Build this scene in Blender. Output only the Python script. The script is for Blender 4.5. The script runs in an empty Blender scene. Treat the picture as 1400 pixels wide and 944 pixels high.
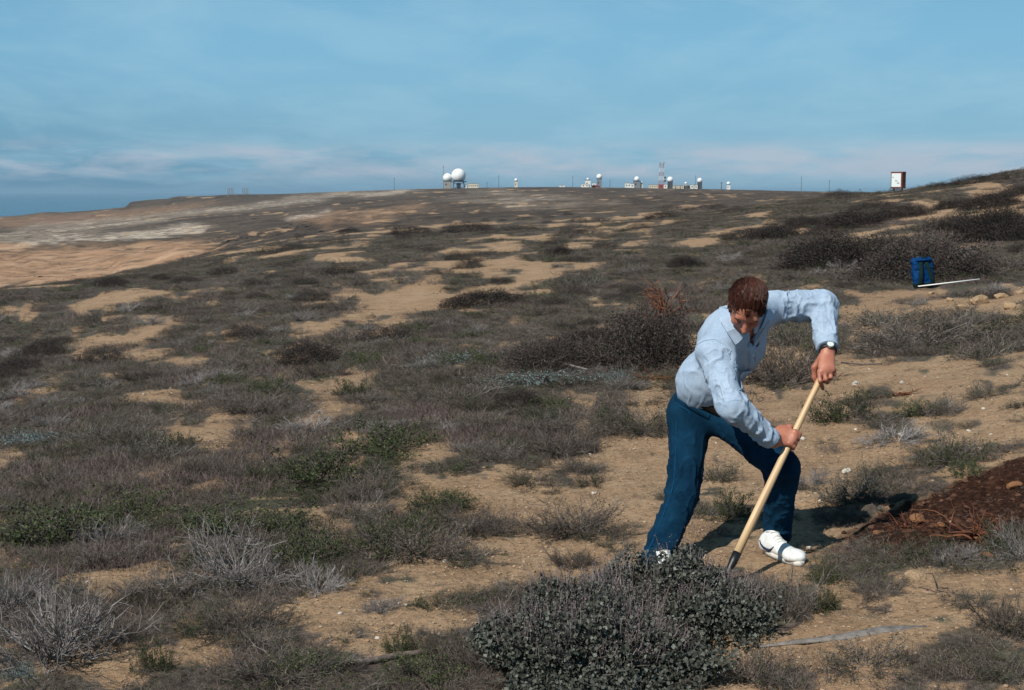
import bpy, math, random
import numpy as np
from mathutils import Vector, Matrix
random.seed(7)
RNG = np.random.default_rng(11)
sc = bpy.context.scene
COL = sc.collection

# ---------------------------------------------------------------- camera
CZ = 1.72
FPX = 1944.0                      # focal length in photo pixels (photo 1400 wide)
PITCH = math.atan((472 - 262) / FPX)
cam = bpy.data.cameras.new('camera')
cam.lens = 50.0; cam.sensor_width = 36.0; cam.clip_start = 0.05; cam.clip_end = 120000
camo = bpy.data.objects.new('camera', cam); COL.objects.link(camo)
camo.location = (0, 0, CZ); camo.rotation_euler = (math.radians(90) - PITCH, 0, 0)
sc.camera = camo

# ---------------------------------------------------------------- sky, sun, exposure
SUN_EL = math.radians(47)
SUN_H = Vector((-0.62, -0.78, 0)).normalized()
SUN_DIR = Vector((SUN_H.x*math.cos(SUN_EL), SUN_H.y*math.cos(SUN_EL), math.sin(SUN_EL)))
w = bpy.data.worlds.new('World'); sc.world = w; w.use_nodes = True
nt = w.node_tree; nt.nodes.clear()
def N(nt, t, **k):
    n = nt.nodes.new(t)
    for a, v in k.items():
        if a == 'inp':
            for i, x in v.items(): n.inputs[i].default_value = x
        else: setattr(n, a, v)
    return n
def L(nt, a, b): nt.links.new(a, b)
def ramp(nt, fac, stops, interp='LINEAR'):
    r = N(nt, 'ShaderNodeValToRGB'); cr = r.color_ramp; cr.interpolation = interp
    while len(cr.elements) < len(stops): cr.elements.new(0.5)
    for e, (p, c) in zip(cr.elements, stops):
        e.position = p; e.color = tuple(c) + (1,) if len(c) == 3 else c
    L(nt, fac, r.inputs['Fac']); return r
def mix(nt, fac, a, b, mode='MIX'):
    m = N(nt, 'ShaderNodeMix', data_type='RGBA', blend_type=mode)
    for s, v in (('Factor', fac), ('A', a), ('B', b)):
        i = m.inputs[0] if s == 'Factor' else (m.inputs[6] if s == 'A' else m.inputs[7])
        if isinstance(v, (int, float)): i.default_value = v
        elif isinstance(v, (tuple, list)): i.default_value = tuple(v) + ((1,) if len(v) == 3 else ())
        else: L(nt, v, i)
    return m.outputs[2]
def math_n(nt, op, a, b=None, c=None, clamp=False):
    m = N(nt, 'ShaderNodeMath', operation=op, use_clamp=clamp)
    for i, v in enumerate((a, b, c)):
        if v is None: continue
        if isinstance(v, (int, float)): m.inputs[i].default_value = v
        else: L(nt, v, m.inputs[i])
    return m.outputs[0]
sky = N(nt, 'ShaderNodeTexSky', sky_type='NISHITA')
sky.sun_disc = False; sky.sun_elevation = SUN_EL
sky.sun_rotation = math.atan2(SUN_H.x, SUN_H.y)
sky.altitude = 60; sky.air_density = 1.0; sky.dust_density = 0.6; sky.ozone_density = 2.5
tc = N(nt, 'ShaderNodeTexCoord'); sep = N(nt, 'ShaderNodeSeparateXYZ'); L(nt, tc.outputs['Generated'], sep.inputs[0])
X, Y_, Z = sep.outputs
zc = math_n(nt, 'MAXIMUM', Z, 0.0)
# thin cirrus veil seen on a flat layer high above: direction / (z + small) gives plane coordinates
den = math_n(nt, 'ADD', zc, 0.10)
cx = math_n(nt, 'DIVIDE', X, den); cy = math_n(nt, 'DIVIDE', Y_, den)
comb = N(nt, 'ShaderNodeCombineXYZ'); L(nt, cx, comb.inputs[0]); L(nt, math_n(nt, 'MULTIPLY', cy, 0.55), comb.inputs[1])
n1 = N(nt, 'ShaderNodeTexNoise', inp={'Scale': 1.5, 'Detail': 7.0, 'Roughness': 0.6, 'Distortion': 0.35}); L(nt, comb.outputs[0], n1.inputs['Vector'])
veil = ramp(nt, n1.outputs['Fac'], [(0.42, (0, 0, 0)), (0.75, (1, 1, 1))])
# low bank of soft cloud just over the horizon: noise in azimuth and elevation
az = math_n(nt, 'ARCTAN2', X, Y_)
c2 = N(nt, 'ShaderNodeCombineXYZ'); L(nt, math_n(nt, 'MULTIPLY', az, 13.0), c2.inputs[0]); L(nt, math_n(nt, 'MULTIPLY', Z, 60.0), c2.inputs[1])
n2 = N(nt, 'ShaderNodeTexNoise', inp={'Scale': 1.0, 'Detail': 5.0, 'Roughness': 0.6, 'Distortion': 0.2}); L(nt, c2.outputs[0], n2.inputs['Vector'])
band = ramp(nt, Z, [(0.0, (0, 0, 0)), (0.006, (.25,)*3), (0.014, (1, 1, 1)), (0.026, (.9,)*3), (0.038, (0, 0, 0))], 'EASE')
bank = math_n(nt, 'MULTIPLY', band.outputs[0], ramp(nt, math_n(nt, 'ADD', n2.outputs['Fac'], math_n(nt, 'MULTIPLY', az, .25)), [(0.36, (0, 0, 0)), (0.60, (1, 1, 1))]).outputs[0])
base = mix(nt, 1.0, sky.outputs[0], (0.62, 0.98, 1.06), 'MULTIPLY')
# the clear blue of the photographed sky is nearly even within the view; the sea air over the horizon is a deeper blue
air = ramp(nt, Z, [(0.0, (2.8, 5.2, 7.3)), (0.03, (3.2, 6.0, 8.3)), (0.10, (2.9, 6.3, 9.0)), (0.16, (2.5, 5.7, 8.4)), (0.4, (1.2, 2.7, 4.2)), (1.0, (.6, 1.4, 2.5))])  # upper stops, above the view, are darkened to lessen fill light
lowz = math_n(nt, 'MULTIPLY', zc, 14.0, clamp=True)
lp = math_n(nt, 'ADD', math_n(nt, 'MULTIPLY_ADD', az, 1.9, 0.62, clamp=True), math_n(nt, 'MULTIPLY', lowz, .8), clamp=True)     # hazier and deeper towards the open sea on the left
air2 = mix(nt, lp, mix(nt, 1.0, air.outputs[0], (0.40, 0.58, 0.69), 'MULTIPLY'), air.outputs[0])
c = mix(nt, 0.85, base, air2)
vz = ramp(nt, Z, [(0.16, (.5,)*3), (0.42, (.12,)*3)])  # veil weakened overhead as well, out of view, for less fill
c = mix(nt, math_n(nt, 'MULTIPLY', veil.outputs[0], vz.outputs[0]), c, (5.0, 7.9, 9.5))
c = mix(nt, math_n(nt, 'MULTIPLY', bank, 0.68), c, (6.8, 7.2, 8.2))
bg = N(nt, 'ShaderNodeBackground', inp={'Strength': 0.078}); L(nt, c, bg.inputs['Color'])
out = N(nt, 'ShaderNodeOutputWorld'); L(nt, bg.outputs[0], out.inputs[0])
sun = bpy.data.lights.new('sun', 'SUN'); sun.energy = 5.0; sun.angle = math.radians(0.5); sun.color = (1.0, 0.95, 0.87)
suno = bpy.data.objects.new('sun', sun); COL.objects.link(suno)
suno.rotation_euler = SUN_DIR.to_track_quat('Z', 'Y').to_euler(); suno.location = SUN_DIR*30
sc.view_settings.view_transform = 'Standard'; sc.view_settings.look = 'None'
sc.view_settings.exposure = 0.0; sc.view_settings.gamma = 1.0; sc.view_settings.use_curve_mapping = False
sc.render.engine = 'CYCLES'; sc.render.resolution_x = 1024; sc.render.resolution_y = 690
sc.cycles.max_bounces = 6; sc.cycles.transparent_max_bounces = 4

# ---------------------------------------------------------------- helpers
def tag(o, label=None, cat=None, group=None, kind=None):
    if label: o['label'] = label
    if cat: o['category'] = cat
    if group: o['group'] = group
    if kind: o['kind'] = kind
    return o
def empty(name, loc, rz=0, sc_=None, rot=None):
    o = bpy.data.objects.new(name, None); COL.objects.link(o); o.location = loc
    o.rotation_euler = rot if rot else (0, 0, rz); o.empty_display_size = .1
    if sc_: o.scale = sc_
    return o
def mesh_np(name, V, F, mats, fm=None, smooth=False, flat=False):
    """V (n,3); F list of arrays (m,k) (any polygon sizes); fm material index per face group"""
    me = bpy.data.meshes.new(name)
    V = np.asarray(V, dtype=np.float32)
    if not isinstance(F, list): F = [F]
    me.vertices.add(len(V)); me.vertices.foreach_set('co', V.ravel())
    idx = np.concatenate([f.ravel() for f in F]).astype(np.int32)
    cnt = np.concatenate([np.full(len(f), f.shape[1]) for f in F]).astype(np.int32)
    st = np.concatenate([[0], np.cumsum(cnt)[:-1]]).astype(np.int32)
    me.loops.add(len(idx)); me.loops.foreach_set('vertex_index', idx)
    me.polygons.add(len(cnt)); me.polygons.foreach_set('loop_start', st); me.polygons.foreach_set('loop_total', cnt)
    if fm is not None:
        mi = np.concatenate([np.full(len(f), m) for f, m in zip(F, fm)]).astype(np.int32)
        me.polygons.foreach_set('material_index', mi)
    if smooth or flat: me.polygons.foreach_set('use_smooth', np.full(len(cnt), bool(smooth)))
    me.update(calc_edges=True); me.validate()
    for m in (mats if isinstance(mats, (list, tuple)) else [mats]): me.materials.append(m)
    return me
def link(name, me, parent=None, loc=None, rot=None):
    o = bpy.data.objects.new(name, me); COL.objects.link(o)
    if parent is not None: o.parent = parent
    if loc is not None: o.location = loc
    if rot is not None: o.rotation_euler = rot
    return o
class G:
    """geometry collector: boxes, tubes, spheres, then one mesh"""
    def __init__(s): s.v = []; s.f = []; s.n = 0
    def add(s, V, F):
        V = np.asarray(V, float); s.v.append(V)
        for f in F: s.f.append(np.asarray(f) + s.n)
        s.n += len(V); return s
    def box(s, c, d, rz=0, bev=0.0, M=None):
        import bmesh
        bm = bmesh.new(); bmesh.ops.create_cube(bm, size=1.0)
        for v in bm.verts: v.co = Vector((v.co.x*d[0], v.co.y*d[1], v.co.z*d[2]))
        if bev: bmesh.ops.bevel(bm, geom=bm.edges[:], offset=bev, segments=2, affect='EDGES', profile=.5)
        R = M if M is not None else Matrix.Rotation(rz, 3, 'Z')
        V = [tuple(R @ v.co + Vector(c)) for v in bm.verts]; bm.verts.index_update()
        s.add(V, [np.array([[v.index for v in f.verts]]) for f in bm.faces]); bm.free(); return s
    def tube(s, pts, rad, k=8, caps=True, ell=None):
        P = np.array([tuple(p) for p in pts], float); n = len(P); rad = np.broadcast_to(np.asarray(rad, float), (n,))
        T = np.gradient(P, axis=0); T /= np.linalg.norm(T, axis=1)[:, None] + 1e-9
        up = np.array([0, 0, 1.]) if abs(T[0][2]) < .9 else np.array([1., 0, 0])
        V = []
        a = np.linspace(0, 2*np.pi, k, endpoint=False)
        for i in range(n):
            b = np.cross(T[i], up); b /= np.linalg.norm(b)+1e-9; c = np.cross(b, T[i]); up = c
            e1, e2 = (1, 1) if ell is None else ell
            V.append(P[i] + rad[i]*(np.cos(a)[:, None]*b*e1 + np.sin(a)[:, None]*c*e2))
        V = np.concatenate(V); I = np.arange(k)
        F = [np.stack([i*k+I, i*k+(I+1) % k, (i+1)*k+(I+1) % k, (i+1)*k+I], 1) for i in range(n-1)]
        if caps: F += [np.arange(k)[::-1][None, :], ((n-1)*k+np.arange(k))[None, :]]
        return s.add(V, F)
    def sph(s, c, r, nu=20, nv=12, zmin=-1.0):
        r = (r, r, r) if isinstance(r, (int, float)) else r
        t = np.linspace(math.asin(zmin), math.pi/2, nv); u = np.linspace(0, 2*np.pi, nu, endpoint=False)
        V = np.array([[c[0]+r[0]*math.cos(b)*math.cos(a), c[1]+r[1]*math.cos(b)*math.sin(a), c[2]+r[2]*math.sin(b)] for b in t for a in u])
        I = np.arange(nu)
        F = [np.stack([i*nu+I, i*nu+(I+1) % nu, (i+1)*nu+(I+1) % nu, (i+1)*nu+I], 1) for i in range(nv-1)]
        F.append(np.arange(nu)[::-1][None, :])
        return s.add(V, F)
    def build(s, name, mat, parent=None, smooth=False, loc=None, mesh_only=False):
        V = np.concatenate(s.v); sizes = {}
        for f in s.f: sizes.setdefault(f.shape[1], []).append(f)
        me = mesh_np(name, V, [np.concatenate(x) for x in sizes.values()], mat, smooth=smooth, flat=not smooth)
        if mesh_only: return me
        return link(name, me, parent, loc)
# ---- vectorised noise
def _h(ix, iy, iz, seed):
    h = (ix.astype(np.int64)*374761393 + iy.astype(np.int64)*668265263 + iz.astype(np.int64)*2147483647 + seed*1442695041) & 0xffffffff
    h = ((h ^ (h >> 13))*1274126177) & 0xffffffff
    h = h ^ (h >> 16)
    return (h & 0xffff)/32767.5 - 1.0
def noise3(x, y, z, seed=0):
    x, y, z = np.broadcast_arrays(x, y, z)
    i, j, k = np.floor(x), np.floor(y), np.floor(z); u, v, q = x-i, y-j, z-k
    u = u*u*(3-2*u); v = v*v*(3-2*v); q = q*q*(3-2*q); r = 0
    for a in (0, 1):
        for b in (0, 1):
            for c_ in (0, 1):
                r = r + (u if a else 1-u)*(v if b else 1-v)*(q if c_ else 1-q)*_h(i+a, j+b, k+c_, seed)
    return r
def noise2(x, y, seed=0):
    x, y = np.broadcast_arrays(x, y)
    i, j = np.floor(x), np.floor(y); u, v = x-i, y-j
    u = u*u*(3-2*u); v = v*v*(3-2*v); z = np.zeros_like(i); r = 0
    for a in (0, 1):
        for b in (0, 1):
            r = r + (u if a else 1-u)*(v if b else 1-v)*_h(i+a, j+b, z, seed)
    return r
def fbm2(x, y, oct=4, seed=0):
    r = 0; a = .5; c, s_ = math.cos(.6), math.sin(.6)
    for o in range(oct):
        r = r + a*noise2(x, y, seed+o*17); x, y = (x*c-y*s_)*2.03+5.1, (x*s_+y*c)*2.03+1.7; a *= .5
    return r
def sstep(a, b, x):
    t = np.clip((x-a)/(b-a), 0, 1); return t*t*(3-2*t)

# ---------------------------------------------------------------- lie of the land
def row_slope(row):
    v = (472-np.asarray(row, float))/FPX
    return (v*math.cos(PITCH)-math.sin(PITCH))/(math.cos(PITCH)+v*math.sin(PITCH))
PXC = np.array([-500, 0, 150, 300, 450, 600, 750, 950, 1150, 1250, 1330, 1400, 1900.])
NEAR = {2.0: [0]*13,
 3.5: [-.03, -.03, -.02, 0, 0, 0, 0, .0, .03, .04, .05, .06, .1],
 5.0: [-.08, -.06, -.04, -.02, 0, 0, 0, .0, .05, .07, .09, .11, .2],
 6.5: [-.12, -.1, -.06, -.04, -.02, 0, 0, .01, .05, .11, .15, .2, .4],
 10.: [-.25, -.2, -.14, -.1, -.06, -.02, 0, .05, .14, .22, .3, .4, .8],
 15.: [-.6, -.42, -.32, -.22, -.14, -.06, 0, .08, .18, .26, .32, .42, 1.0],
 22.: [-.9, -.7, -.52, -.38, -.28, -.12, 0, .1, .2, .25, .3, .4, 1.2]}
FAR = {32.: [410, 404, 396, 388, 380, 374, 368, 352, 338, 328, 322, 316, 290],
 45.: [404, 400, 388, 370, 354, 345, 338, 322, 298, 288, 276, 264, 225],
 58.: [402, 398, 382, 356, 338, 328, 322, 305, 275, 261, 253, 241, 195],
 78.: [404, 399, 378, 346, 326, 315, 308, 292, 266, 262, 242, 224, 190],
 110.: [440, 425, 395, 342, 317, 305, 298, 284, 268, 268, 262, 252, 220],
 150.: [400, 396, 388, 350, 309, 297, 290, 277, 268, 270, 270, 268, 250],
 185.: [356, 352, 350, 345, 305, 292, 285, 274, 268, 268, 268, 268, 262],
 230.: [340, 338, 335, 334, 303, 289, 281, 271, 267, 267, 268, 268, 268],
 330.: [336, 334, 330, 322, 299, 283, 275, 268, 266, 266, 267, 267, 267],
 500.: [326, 322, 316, 305, 291, 276, 269, 265, 265, 266, 266, 267, 267],
 800.: [314, 310, 302, 288, 278, 268, 263, 262, 264, 266, 266, 267, 267],
 1200.: [303, 300, 291, 276, 268, 261, 258, 259.5, 263.5, 266, 266, 267, 267],
 1500.: [299, 297, 286, 269.5, 262.5, 257.5, 255, 258, 263, 265, 266, 267, 267],
 1900.: [302, 299, 288, 270, 263, 258.5, 257, 260, 264, 266, 268, 269, 270],
 3000.: [312, 310, 305, 300, 295, 292, 290, 290, 292, 292, 293, 294, 300],
 9000.: [285]*13}
ys = sorted(list(NEAR)+list(FAR)); ly = np.log(ys)
tab = []
for y in ys:
    if y in NEAR: tab.append([(z-CZ)/y for z in NEAR[y]])
    else: tab.append(row_slope(FAR[y]))
tab = np.array(tab)
GP = np.arange(-500, 1901, 12.0); GL = np.linspace(ly[0], ly[-1], 420)
t1 = np.array([np.interp(GP, PXC, r) for r in tab])
TAB = np.array([np.interp(GL, ly, t1[:, j]) for j in range(len(GP))]).T
def blur1(a, s, ax):
    r = int(3*s)+1; k = np.exp(-.5*(np.arange(-r, r+1)/s)**2); k /= k.sum()
    return np.apply_along_axis(lambda v: np.convolve(np.pad(v, r, 'edge'), k, 'valid'), ax, a)
TAB = blur1(blur1(TAB, 2.6, 1), 4.0, 0)
def bil(T, fi, fj):
    fi = np.clip(fi, 0, T.shape[0]-1.001); fj = np.clip(fj, 0, T.shape[1]-1.001)
    i = fi.astype(int); j = fj.astype(int); a = fi-i; b = fj-j
    return (T[i, j]*(1-a)+T[i+1, j]*a)*(1-b) + (T[i, j+1]*(1-a)+T[i+1, j+1]*a)*b
SEA = -60.0
def polar(x, y):
    r = np.hypot(x, y)+1e-6; Y = np.maximum(y, .857*r)
    th = np.arctan2(x, y); lim = math.radians(31)
    s = np.tan(np.clip(th, -lim, lim))
    over = np.clip((np.abs(th)-lim)/(math.pi-lim), 0, 1)
    px = 700+FPX*s*.994
    return Y, px*(1-over)+700*over, r
def base_h(x, y):
    Y, px, r = polar(x, y)
    Yc = np.clip(Y, 2.0, 9000)
    sl = bil(TAB, (np.log(Yc)-GL[0])/(GL[1]-GL[0]), (px-GP[0])/12.0)
    # flat-topped headland with a short cliff at its left end, and two low knolls
    sl = sl + row_bump(px, Yc)
    z = CZ + Yc*sl
    z = np.where(Y < 2.0, 0.0, z)
    return z, Y, px
def row_bump(px, Y):
    m = sstep(1150, 1400, Y)*(1-sstep(2100, 2500, Y))
    b = 6.5*sstep(176, 186, px)*(1-sstep(205, 300, px)) + 3.2*sstep(232, 250, px)*(1-sstep(300, 400, px)) + 2.0*np.exp(-((px-66)/22)**2)
    return m*b/FPX
def height(x, y):
    x = np.asarray(x, float); y = np.asarray(y, float)
    z, Y, px = base_h(x, y)
    near = sstep(1.5, 4, Y)
    z = z + near*(.05*fbm2(x*.9, y*.9, 3, 3)*(1-sstep(60, 120, Y)) + .024*fbm2(x*4.2, y*4.2, 4, 9)*(1-sstep(20, 35, Y)))
    z = z + .16*fbm2(x*.17, y*.17, 3, 21)*sstep(7, 22, Y)
    z = z + 1.3*np.abs(fbm2(x*.11+y*.02, y*.035, 4, 35))*sstep(125, 160, Y)*(1-sstep(235, 300, Y))*(1-sstep(450, 560, px))
    z = z + .9*fbm2(x*.035, y*.035, 4, 31)*sstep(90, 200, Y)*(1-.75*sstep(1000, 1350, Y))
    z = z + .008*fbm2(x*19, y*19, 3, 44)*(1-sstep(10, 15, Y))*near
    # dug hole in dark soil at the right, in front of the man
    dx, dy = x-HOLE[0], y-HOLE[1]
    e_ = np.exp(-((dx/.62)**2+(dy/.5)**2)); z = z + e_*(-.07+.06*fbm2(x*5, y*5, 4, 61)+.035*fbm2(x*21, y*21, 3, 63))
    return z
HOLE = (2.25, 7.35)
def hz(x, y): return float(height(np.array([x]), np.array([y]))[0])
def ray(px, py):
    u = (px-700)/FPX; v = (472-py)/FPX
    return Vector((u, math.cos(PITCH)+v*math.sin(PITCH), v*math.cos(PITCH)-math.sin(PITCH)))
def P(px, py, Y):
    d = ray(px, py); return Vector((0, 0, CZ)) + d*(Y/d.y)
_YS = np.exp(np.linspace(math.log(3.0), math.log(2200), 3000))
def on_ground(px, py, ymin=3.0):
    d = ray(px, py); X_ = d.x/d.y*_YS; Z_ = CZ + d.z/d.y*_YS
    h = height(X_, _YS); m = (h >= Z_) & (_YS >= ymin)
    i = int(np.argmax(m)) if m.any() else len(_YS)-1
    return Vector((float(X_[i]), float(_YS[i]), float(h[i])))

# ---------------------------------------------------------------- land cover: where sand lies bare, where the soil is pale, orange or dark
def raster(polys, blur=4.0, W=1400, H=944, q=2):
    yy, xx = np.mgrid[0:H:q, 0:W:q].astype(float); R = np.zeros(xx.shape)
    for val, pl in polys:
        ins = np.zeros(xx.shape, bool); n = len(pl)
        for i in range(n):
            x1, y1 = pl[i]; x2, y2 = pl[(i+1) % n]
            if y1 == y2: continue
            c_ = ((y1 > yy) != (y2 > yy)) & (xx < (x2-x1)*(yy-y1)/(y2-y1)+x1)
            ins ^= c_
        R = np.maximum(R, ins*val)
    s = blur/q
    return blur1(blur1(R, s, 1), max(s*.6, .5), 0)
SAND = raster([
 (.95, [(330,692),(480,688),(560,660),(660,645),(760,622),(850,600),(920,560),(930,640),(900,780),(860,800),(700,810),(640,860),(560,895),(480,905),(400,885),(360,835),(440,795),(520,765),(560,745),(640,735),(600,700),(520,700),(440,715),(380,712)]),
 (.95, [(1060,520),(1180,495),(1290,480),(1400,462),(1420,600),(1280,610),(1200,650),(1210,700),(1150,740),(1200,770),(1290,770),(1400,790),(1420,944),(940,950),(960,885),(1100,865),(1130,820),(1090,700),(1100,620)]),
 (.95, [(900,575),(1100,520),(1130,700),(1130,800),(1000,800),(880,800)]),
 (.9, [(440,400),(560,385),(640,378),(690,388),(620,400),(570,420),(550,455),(470,462),(400,450),(380,425)]),
 (.75, [(0,542),(60,510),(120,485),(200,470),(280,480),(290,505),(180,515),(90,530),(20,548)]),
 (.75, [(70,490),(140,445),(300,435),(330,450),(290,470),(130,488)]),
 (.7, [(590,522),(680,512),(710,524),(620,545),(570,540)]),
 (.7, [(650,345),(740,322),(870,295),(940,298),(830,328),(720,352)]),
 (.8, [(770,310),(860,296),(930,290),(940,300),(850,318)]),
 (.7, [(540,382),(640,355),(720,345),(700,362),(590,385)]),
 (.7, [(540,460),(610,455),(600,470),(545,472)]),
 (.9, [(1055,315),(1135,283),(1160,292),(1090,322)]),
 (.9, [(1050,375),(1035,355),(1095,343),(1085,362)]),
 (.5, [(1160,345),(1230,305),(1300,266),(1400,236),(1400,262),(1310,290),(1230,318)]),
 (.25, [(1200,300),(1400,240),(1400,330),(1280,330)]),
 (.8, [(1155,480),(1190,430),(1290,398),(1400,380),(1400,425),(1330,440),(1250,445)]),
 (.7, [(970,296),(1060,275),(1085,283),(1000,302)]),
 (.6, [(1180,278),(1260,268),(1220,292),(1150,300)]),
 (.7, [(50,800),(130,785),(240,760),(255,785),(150,812)]),
 (.8, [(90,925),(200,885),(330,850),(450,835),(370,900),(250,930),(150,940)]),
 (.9, [(425,712),(480,700),(500,740),(440,765)]),
 (.9, [(320,702),(400,690),(480,690),(430,708),(340,712)]),
 (.5, [(100,425),(170,398),(200,408),(120,432)]),
 (1.1, [(1150,445),(1170,415),(1240,398),(1400,392),(1400,425),(1330,432),(1250,432)]),
 (.85, [(850,535),(920,518),(925,560),(860,575)]),
 (.6, [(860,480),(1000,460),(1200,470),(1180,520),(900,520)]),
 (.5, [(0,425),(60,415),(90,425),(30,435)]), (.5, [(500,300),(620,285),(640,292),(520,310)]),
 (.6, [(430,330),(520,312),(560,318),(460,340)]), (.6, [(700,380),(790,362),(800,372),(720,388)]),
], 5)
PALE = raster([
 (.75, [(0,318),(60,303),(300,285),(420,266),(520,258),(565,260),(480,272),(400,282),(250,300),(60,330),(0,345)]),
 (1., [(388,299),(455,287),(462,292),(412,301)]),
 (1., [(60,328),(150,320),(270,306),(305,312),(280,322),(150,333),(60,340),(0,352),(0,338)]),
 (1., [(500,262),(545,260),(590,264),(530,268)]),
 (.6, [(600,272),(700,263),(760,266),(860,278),(700,285)]), (.7, [(900,312),(960,305),(955,312)]),
 (.9, [(640,262),(700,258),(690,264)])], 3)
ORANGE = raster([
 (1., [(0,350),(60,342),(150,337),(280,334),(314,345),(300,362),(250,376),(200,390),(100,398),(0,402)]),
 (.9, [(0,330),(40,335),(55,345),(0,350)]), (.5, [(0,296),(110,292),(200,285),(330,275),(250,290),(90,306),(0,310)]),
 (.6, [(1180,425),(1260,400),(1300,405),(1220,425)]), (.5, [(400,300),(520,283),(600,280),(560,295),(450,315)])], 4)
DARK = raster([(1., [(1225,690),(1300,655),(1400,628),(1420,628),(1420,735),(1340,750),(1280,765),(1190,755),(1190,725)]),
               (.5, [(1130,745),(1190,700),(1250,690),(1260,760),(1180,770)])], 9)
MAUVE = raster([(1., [(0,640),(120,650),(300,600),(460,580),(480,600),(320,680),(120,700),(0,710)]), (.8, [(0,760),(200,740),(280,770),(60,800)]),
                (.7, [(500,560),(700,540),(760,600),(600,610)])], 12)
SILV = raster([(1., [(0,588),(60,585),(100,600),(60,608),(0,608)]), (1., [(540,510),(600,478),(700,485),(690,500),(600,515)]),
               (1., [(660,530),(740,510),(830,500),(850,520),(760,535),(700,545)]), (.7, [(820,515),(860,510),(850,525)]), (.6, [(40,440),(130,425),(120,440)])], 5)
GREEN = raster([(1., [(370,650),(480,600),(600,585),(610,640),(540,650),(440,690),(370,680)]), (1., [(0,690),(230,680),(235,720),(80,755),(0,750)]),
                (1., [(240,712),(430,698),(475,780),(390,790),(340,740),(260,735)]), (1., [(480,700),(640,680),(660,710),(520,740)]),
                (.7, [(1080,440),(1150,430),(1160,500),(1060,500)]), (.6, [(620,545),(720,540),(720,565),(620,565)]), (.8, [(180,600),(260,600),(260,630),(180,630)])], 10)
def samp(R, x, y, warp=1.0):
    """look the land cover map up for ground points"""
    z, Y, px = base_h(x, y)
    sl = (z-CZ)/np.maximum(Y, .1)
    p = (472-262)/FPX
    v = (sl*math.cos(PITCH)+math.sin(PITCH))/(math.cos(PITCH)-sl*math.sin(PITCH))
    row = 472-v*FPX
    f = np.clip(60/np.maximum(Y, 1.), .05, 9)*FPX/1944
    wx = 26*fbm2(x*6/np.maximum(Y/7, 1), y*6/np.maximum(Y/7, 1), 3, 71); wy = 10*fbm2(x*6/np.maximum(Y/7, 1)+9, y*2.2/np.maximum(Y/7, 1), 3, 75)
    outside = np.maximum(np.maximum(-px, px-1400), 0); fade = (1-sstep(250, 900, outside))*sstep(1.0, 3.0, Y)
    r = bil(R, (np.clip(row+wy*warp, 0, 943))/2, np.clip(px+wx*warp, 0, 1399)/2)
    return r*fade
def cover(x, y):
    """0 bare sand .. 1 fully overgrown"""
    s = samp(SAND, x, y); z, Y, px = base_h(x, y)
    k = 1/np.maximum(Y/9, 1)**.75
    n = fbm2(x*1.9*k, y*1.9*k, 4, 101)
    s = s*(1-.5*sstep(14, 28, Y)); s = np.maximum(s, samp(DARK, x, y))
    n3_ = fbm2(x*6*k, y*6*k, 3, 120)
    c_ = .99-s*(.90+.22*(1-sstep(10, 17, Y))) + n*1.3 + n3_*1.5 + .3*sstep(60, 130, Y)
    n2_ = fbm2(x*.42*np.maximum(k*1.6, .05), y*.42*np.maximum(k*1.6, .05), 4, 140)
    c_ = c_ - .55*sstep(.05, .24, n2_)*sstep(14, 30, Y)*(1-.75*sstep(70, 140, Y))
    return np.clip(c_, 0, 1)
# ---------------------------------------------------------------- materials
def mat(name): 
    m = bpy.data.materials.new(name); m.use_nodes = True; nt = m.node_tree; nt.nodes.clear()
    o = N(nt, 'ShaderNodeOutputMaterial'); b = N(nt, 'ShaderNodeBsdfPrincipled'); L(nt, b.outputs[0], o.inputs[0])
    return m, nt, b
def simple(name, col, rough=.6, var=.12, scale=8., bump=0., metal=0., spec=.4, dark=None, coord='Object'):
    m, nt, b = mat(name)
    t = N(nt, 'ShaderNodeTexCoord'); n = N(nt, 'ShaderNodeTexNoise', inp={'Scale': scale, 'Detail': 5.0, 'Roughness': .6}); L(nt, t.outputs[coord], n.inputs['Vector'])
    lo = tuple(x*(1-var*2) for x in col) if dark is None else dark
    r = ramp(nt, n.outputs['Fac'], [(.3, lo), (.7, tuple(min(1, x*(1+var)) for x in col))])
    L(nt, r.outputs[0], b.inputs['Base Color']); b.inputs['Roughness'].default_value = rough; b.inputs['Metallic'].default_value = metal
    b.inputs['Specular IOR Level'].default_value = spec
    if bump:
        bp = N(nt, 'ShaderNodeBump', inp={'Strength': 1.0, 'Distance': bump}); L(nt, n.outputs['Fac'], bp.inputs['Height']); L(nt, bp.outputs[0], b.inputs['Normal'])
    return m
def leafmat(name, stops, rough=.6, trans=.0, spec=.25):
    """colour differs leaf by leaf and twig by twig, and plant by plant"""
    m, nt, b = mat(name)
    g = N(nt, 'ShaderNodeNewGeometry'); oi = N(nt, 'ShaderNodeObjectInfo')
    f = math_n(nt, 'ADD', math_n(nt, 'MULTIPLY', g.outputs['Random Per Island'], .6), math_n(nt, 'MULTIPLY', oi.outputs['Random'], .4))
    r = ramp(nt, f, stops); L(nt, r.outputs[0], b.inputs['Base Color'])
    b.inputs['Roughness'].default_value = rough; b.inputs['Specular IOR Level'].default_value = spec
    return m
M = {}
M['dry'] = leafmat('dry_twig', [(0, (.035, .025, .02)), (.4, (.10, .08, .068)), (.75, (.18, .155, .14)), (1, (.34, .31, .28))])
M['pale'] = leafmat('bleached_twig', [(0, (.07, .055, .05)), (.4, (.22, .2, .19)), (1, (.42, .4, .39))])
M['straw'] = leafmat('dry_grass', [(0, (.026, .019, .013)), (.35, (.070, .056, .042)), (.7, (.145, .118, .092)), (1, (.31, .265, .215))])
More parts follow.
